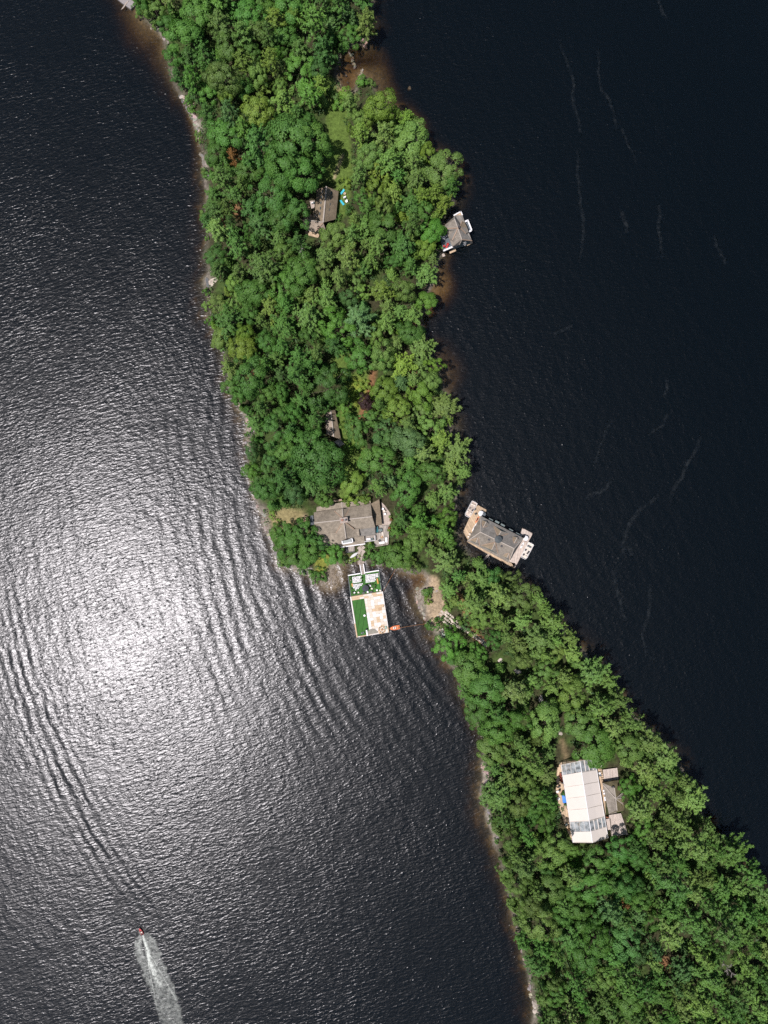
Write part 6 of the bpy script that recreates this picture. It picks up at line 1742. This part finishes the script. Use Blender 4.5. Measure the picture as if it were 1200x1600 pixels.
# gravel of the bar beside the dock: stones too many to count
R_ = np.random.default_rng(9)
V, Fq, base = [], [], 0
for (px0, py0, sx0, sy0, n_) in ((520, 905, 13, 16, 420), (500, 905, 9, 5, 80), (662, 930, 5, 16, 70), (540, 92, 8, 5, 20), (318, 258, 3, 14, 30), (300, 180, 5, 16, 60), (415, 815, 4, 16, 70)):
    for _ in range(n_):
        x, y = P(px0 + R_.normal() * sx0 * .6, py0 + R_.normal() * sy0 * .6)
        z = gz(x, y)
        if z < -.45 or z > 1.2: continue
        s = R_.uniform(.12, .34)
        a = R_.uniform(0, 6.28, 5)
        top = np.c_[np.cos(np.arange(5) * 1.257 + a[0]) * s * R_.uniform(.7, 1.2, 5), np.sin(np.arange(5) * 1.257 + a[0]) * s * R_.uniform(.7, 1.2, 5)]
        V.append(np.r_[np.c_[top * 1.25 + (x, y), np.full(5, z - .1)], np.c_[top * .7 + (x, y), np.full(5, z + s * .7)]])
        for q in range(5): Fq.append((base + q, base + (q + 1) % 5, base + 5 + (q + 1) % 5, base + 5 + q))
        Fq.append((base + 5, base + 6, base + 7, base + 9)); Fq.append((base + 7, base + 8, base + 9, base + 9))
        base += 10
o = link('shore_gravel', np_mesh('shore_gravel', np.concatenate(V), [f for f in Fq if len(set(f)) == 4], M_ROCK))
o.color = (.62, .55, .46, 1)
tag(o, 'loose grey stones of the gravel bar and shores', 'gravel', kind='stuff')

# ------------------------------------------------------------------ corner jetty
cj = empty('jetty', PV(198, 4, .6), 'grey concrete corner jetty with a weathered plank ramp', 'jetty')
MB(cj.location).prism([P(x, y, .7) for x, y in ((178, -6), (206, -10), (212, 8), (204, 14), (190, 4))], -.6, .7).build('slab', plain('old_concrete', (.24, .22, .21), .9, .1, .2), cj)
p0, p1, w0_ = PV(199, 2, .9), PV(191, 14, .75), Vector((.55, .37, 0))
for i in range(7):
    a, b = p0.lerp(p1, i / 7 + .01), p0.lerp(p1, (i + 1) / 7 - .01)
    MB(cj.location).slab([a - w0_, a + w0_, b + w0_, b - w0_], .08).build('plank', M_DECK_W, cj)
MB(cj.location).bar(PV(180, -2, 1.2), PV(206, -4, 1.2), .12).build('handrail', M_DECK_W, cj)

# ------------------------------------------------------------------ dead trees
def dead_tree(px, py, hgt, spread, label, seed, tilt=0.0):
    R2 = random.Random(seed)
    x, y, z = seat(px, py, hgt * .7)
    r = empty('dead_tree', (x, y, z - .1), label, 'tree', 'bare dead trees', R2.uniform(0, 6))
    MB().tube([(0, 0, 0), (.15, .1, hgt * .5), (.1 + tilt, -.1, hgt)], .24, 6, .05).build('trunk', M_DEAD, r)
    for i in range(11):
        h0 = hgt * (.45 + .52 * i / 11)
        a = i * 2.4 + R2.uniform(-.3, .3)
        l = spread * (1.1 - .75 * i / 11) * R2.uniform(.7, 1.15)
        mb = MB()
        q = [Vector((0.1, 0, h0)), Vector((l * .5 * math.cos(a), l * .5 * math.sin(a), h0 + l * .12)), Vector((l * math.cos(a + .15), l * math.sin(a + .15), h0 + l * .22))]
        mb.tube(q, .10, 4, .03)
        for s_ in (.45, .7): 
            p = q[0].lerp(q[2], s_)
            for e in (-.6, .6): mb.tube([p, p + Vector((math.cos(a + e), math.sin(a + e), .25)) * l * .35], .05, 3, .02)
        mb.build('branch', M_DEAD, r)
dead_tree(1138, 1514, 15, 2.9, 'bare dead tree with grey branches among the lower right pines', 3)
dead_tree(472, 394, 15, 2.2, 'bare grey dead tree among crowns below the upper cottage', 8, .8)
dead_tree(1082, 1311, 13, 1.8, 'thin bare dead tree right of the white tent', 12, 1.2)
dead_tree(950, 1462, 12, 2.0, 'thin bare dead tree below the white tent', 15, .5)

# ------------------------------------------------------------------ red motorboat, its wake, foam lines on the open lake
mbt = empty('motorboat', PV(220.8, 1454.5, .15), 'small red motorboat speeding ahead of a white wake', 'boat', None, math.atan2(9.5, -4.8))
hull(3.4, 1.15, .5, M_RED, mbt, M_DARK)
mbt.scale = (.82, .78, .82)
MB().box((.85, 0, .5), 1.2, .7, .10).build('foredeck', M_RED, mbt); MB().box((.15, 0, .45), .18, .75, .28).build('windscreen', M_GLASS, mbt)
MB().box((-.5, 0, .14), .55, .8, .42).build('seat', M_CUSH, mbt); MB().box((-1.7, 0, .1), .4, .4, .75).build('outboard_motor', M_DARK, mbt)

def foam_mat(name, col, scale, lo, hi):
    k = NT(name)
    at = k.n('ShaderNodeAttribute', attribute_name='foam')
    co = k.coords()
    f = k.math('ADD', k.math('MULTIPLY', k.noise(co, scale, 4.0, .65), .6), k.math('MULTIPLY', k.noise(co, scale * 3.1, 2.0, .6), .4))
    a = k.math('MULTIPLY', at.outputs['Fac'], k.mapr(f, lo, hi, .12, 1.3))
    b = k.principled(col, .9, .2)
    t = k.n('ShaderNodeBsdfTransparent')
    m = k.n('ShaderNodeMixShader', i0=k.math('MINIMUM', a, 1.0))
    k.link(t.outputs[0], m.inputs[1]); k.link(b.outputs[0], m.inputs[2])
    return k.surf(m)
M_FOAM = foam_mat('aerated_water', (.50, .52, .46, 1), .8, .36, .62)
M_WISP = foam_mat('foam_wisps', (.35, .38, .38, 1), .5, .46, .60)
wp = lambda x, y: (190 + x / 9.41, 1430 + y / 9.41)
gxx, gyy = np.meshgrid(np.linspace(180, 330, 200), np.linspace(1440, 1680, 300))
pix = np.c_[gxx.ravel(), gyy.ravel()]
body = np.array([wp(*q) for q in ((262, 215), (225, 300), (165, 440), (190, 600), (245, 740), (300, 860), (350, 1000), (430, 1110), (500, 1350), (570, 1600), (640, 2200), (1250, 2200), (1050, 1750), (925, 1580), (860, 1250), (780, 1050), (700, 860), (620, 700), (585, 560), (540, 380), (430, 270), (330, 205))])
db = poly_sdf(pix, body) + 5.0 * (fbm(pix[:, 0], pix[:, 1], 4.0, 301) - .5) * 2
def line_d(pts):
    q = np.array([wp(*p) for p in pts]); d = np.full(len(pix), 1e9); tt = np.zeros(len(pix))
    L_ = 0
    for i, (a, b) in enumerate(zip(q[:-1], q[1:])):
        e = b - a
        t = np.clip(((pix - a) @ e) / (e @ e), 0, 1)
        dd = np.hypot(*(pix - a - t[:, None] * e).T)
        tt = np.where(dd < d, (i + t) / (len(q) - 1), tt); d = np.minimum(d, dd)
    return d, tt
dc, tc2 = line_d(((305, 270), (330, 340), (370, 460), (405, 600), (450, 760), (510, 920), (570, 1020)))
wc = 0.7 + 3.6 * tc2
core = np.exp(-(dc / wc) ** 2) * np.clip(1.25 - tc2 * 1.05, 0, 1)
dl, tl_ = line_d(((385, 560), (405, 740), (430, 900), (465, 1080), (520, 1350), (575, 1600)))
dr, tr2 = line_d(((400, 560), (470, 650), (560, 810), (640, 950), (700, 1060), (800, 1240)))
dl2, tl2 = line_d(((300, 330), (255, 420), (270, 530), (330, 640), (350, 720)))
arm = np.exp(-(dl / .9) ** 2) * np.clip(1.1 - tl_, 0, 1) + np.exp(-(dr / .8) ** 2) * np.clip(1.15 - tr2, 0, 1) + .5 * np.exp(-(dl2 / 1.6) ** 2) * (1 - tl2)
dk1, tk1 = line_d(((305, 380), (325, 480), (345, 600))); dk2, tk2 = line_d(((425, 570), (480, 680), (540, 780))); dk3, tk3 = line_d(((425, 840), (450, 960), (480, 1030)))
dark = np.exp(-(dk1 / 1.3) ** 2) + np.exp(-(dk2 / 1.4) ** 2) + .8 * np.exp(-(dk3 / 1.5) ** 2)
ydown = (pix[:, 1] - 1450) / 170
foam = (.12 + .42 * fbm(pix[:, 0], pix[:, 1], 5, 331)) * np.clip(db / 3.5, 0, 1) * np.clip(1.15 - .40 * ydown, .3, 1)
foam = np.clip(foam * (1 - .85 * np.clip(dark, 0, 1)) + 1.6 * core + .6 * np.clip(arm, 0, 1), 0, 1.6)
zz = .04 + .22 * core + .12 * np.clip(arm, 0, 1) + .05 * fbm(pix[:, 0], pix[:, 1], 3, 311)
xy = np.array([P(a, b) for a, b in pix])
nx2 = 200
b0 = (np.arange(299)[:, None] * nx2 + np.arange(199)[None]).ravel()
qd = np.c_[b0, b0 + nx2, b0 + nx2 + 1, b0 + 1]
keep = foam[qd].max(1) > .01
o = link('boat_wake', np_mesh('boat_wake', np.c_[xy, zz], qd[keep], M_FOAM, {'foam': foam}, smooth=True))
tag(o, 'pale foaming wake spreading behind the small red motorboat', 'wake', kind='stuff')
# faint foam lines drifting on the dark right hand water
lines = []
a3 = lambda l, oy: [(800 + x / 3, oy + y / 3) for x, y in l]
for l in (((235, 205), (265, 330), (290, 480), (325, 640)), ((305, 700), (320, 860), (335, 1000), (325, 1170), (318, 1220)), ((398, 230), (425, 420), (460, 470), (490, 610)), ((515, 600), (550, 690), (575, 760)), ((690, 0), (715, 95)), ((950, 1100), (975, 1170), (995, 1240)), ((190, 1570), (235, 1550), (285, 1525)), ((682, 960), (690, 1100), (705, 1210)), ((520, 990), (545, 1090))): lines.append((a3(l, 0), .8))
for l in (((725, 180), (705, 260)), ((725, 340), (712, 400), (640, 445)), ((455, 365), (440, 430), (412, 500), (385, 570)), ((895, 450), (835, 560), (805, 650), (760, 700), (740, 755)), ((680, 705), (610, 770), (560, 850), (530, 930), (490, 1020)), ((535, 960), (545, 1010)), ((480, 1070), (485, 1150), (505, 1250), (540, 1310)), ((640, 1140), (630, 1290), (615, 1380), (640, 1460), (680, 1500)), ((450, 640), (440, 690), (350, 745))): lines.append((a3(l, 533), 1.0))
V, Fq, A_, base = [], [], [], 0
for l, wd in lines:
    q = [Vector(P(*p)) for p in l]
    dens = []
    for a, b in zip(q[:-1], q[1:]):
        n_ = max(2, int((b - a).length / 1.2))
        dens += [a.lerp(b, i / n_) for i in range(n_)]
    dens.append(q[-1])
    m = len(dens)
    for i, p in enumerate(dens):
        d = (dens[min(i + 1, m - 1)] - dens[max(i - 1, 0)]).normalized()
        s_ = Vector((-d.y, d.x))
        p = p + s_ * (float(fbm(np.array([p.x]), np.array([p.y]), 8, 401)[0]) - .5) * 4
        w = wd * (.2 + 1.5 * float(fbm(np.array([p.x]), np.array([p.y]), 14, 411)[0]))
        amp = .027 * math.sin(math.pi * (i + .5) / m) ** .5
        for e, al in ((-1, 0), (-.35, 1), (.35, 1), (1, 0)):
            V.append((*(p + s_ * e * w), .012)); A_.append(al * amp)
    for i in range(m - 1):
        for c in range(3): Fq.append((base + i * 4 + c, base + i * 4 + c + 1, base + i * 4 + c + 5, base + i * 4 + c + 4))
    base += 4 * m
o = link('foam_lines', np_mesh('foam_lines', V, Fq, M_WISP, {'foam': np.array(A_)}))
tag(o, 'faint thin foam lines drifting on the dark lake right of the peninsula', 'foam', kind='stuff')
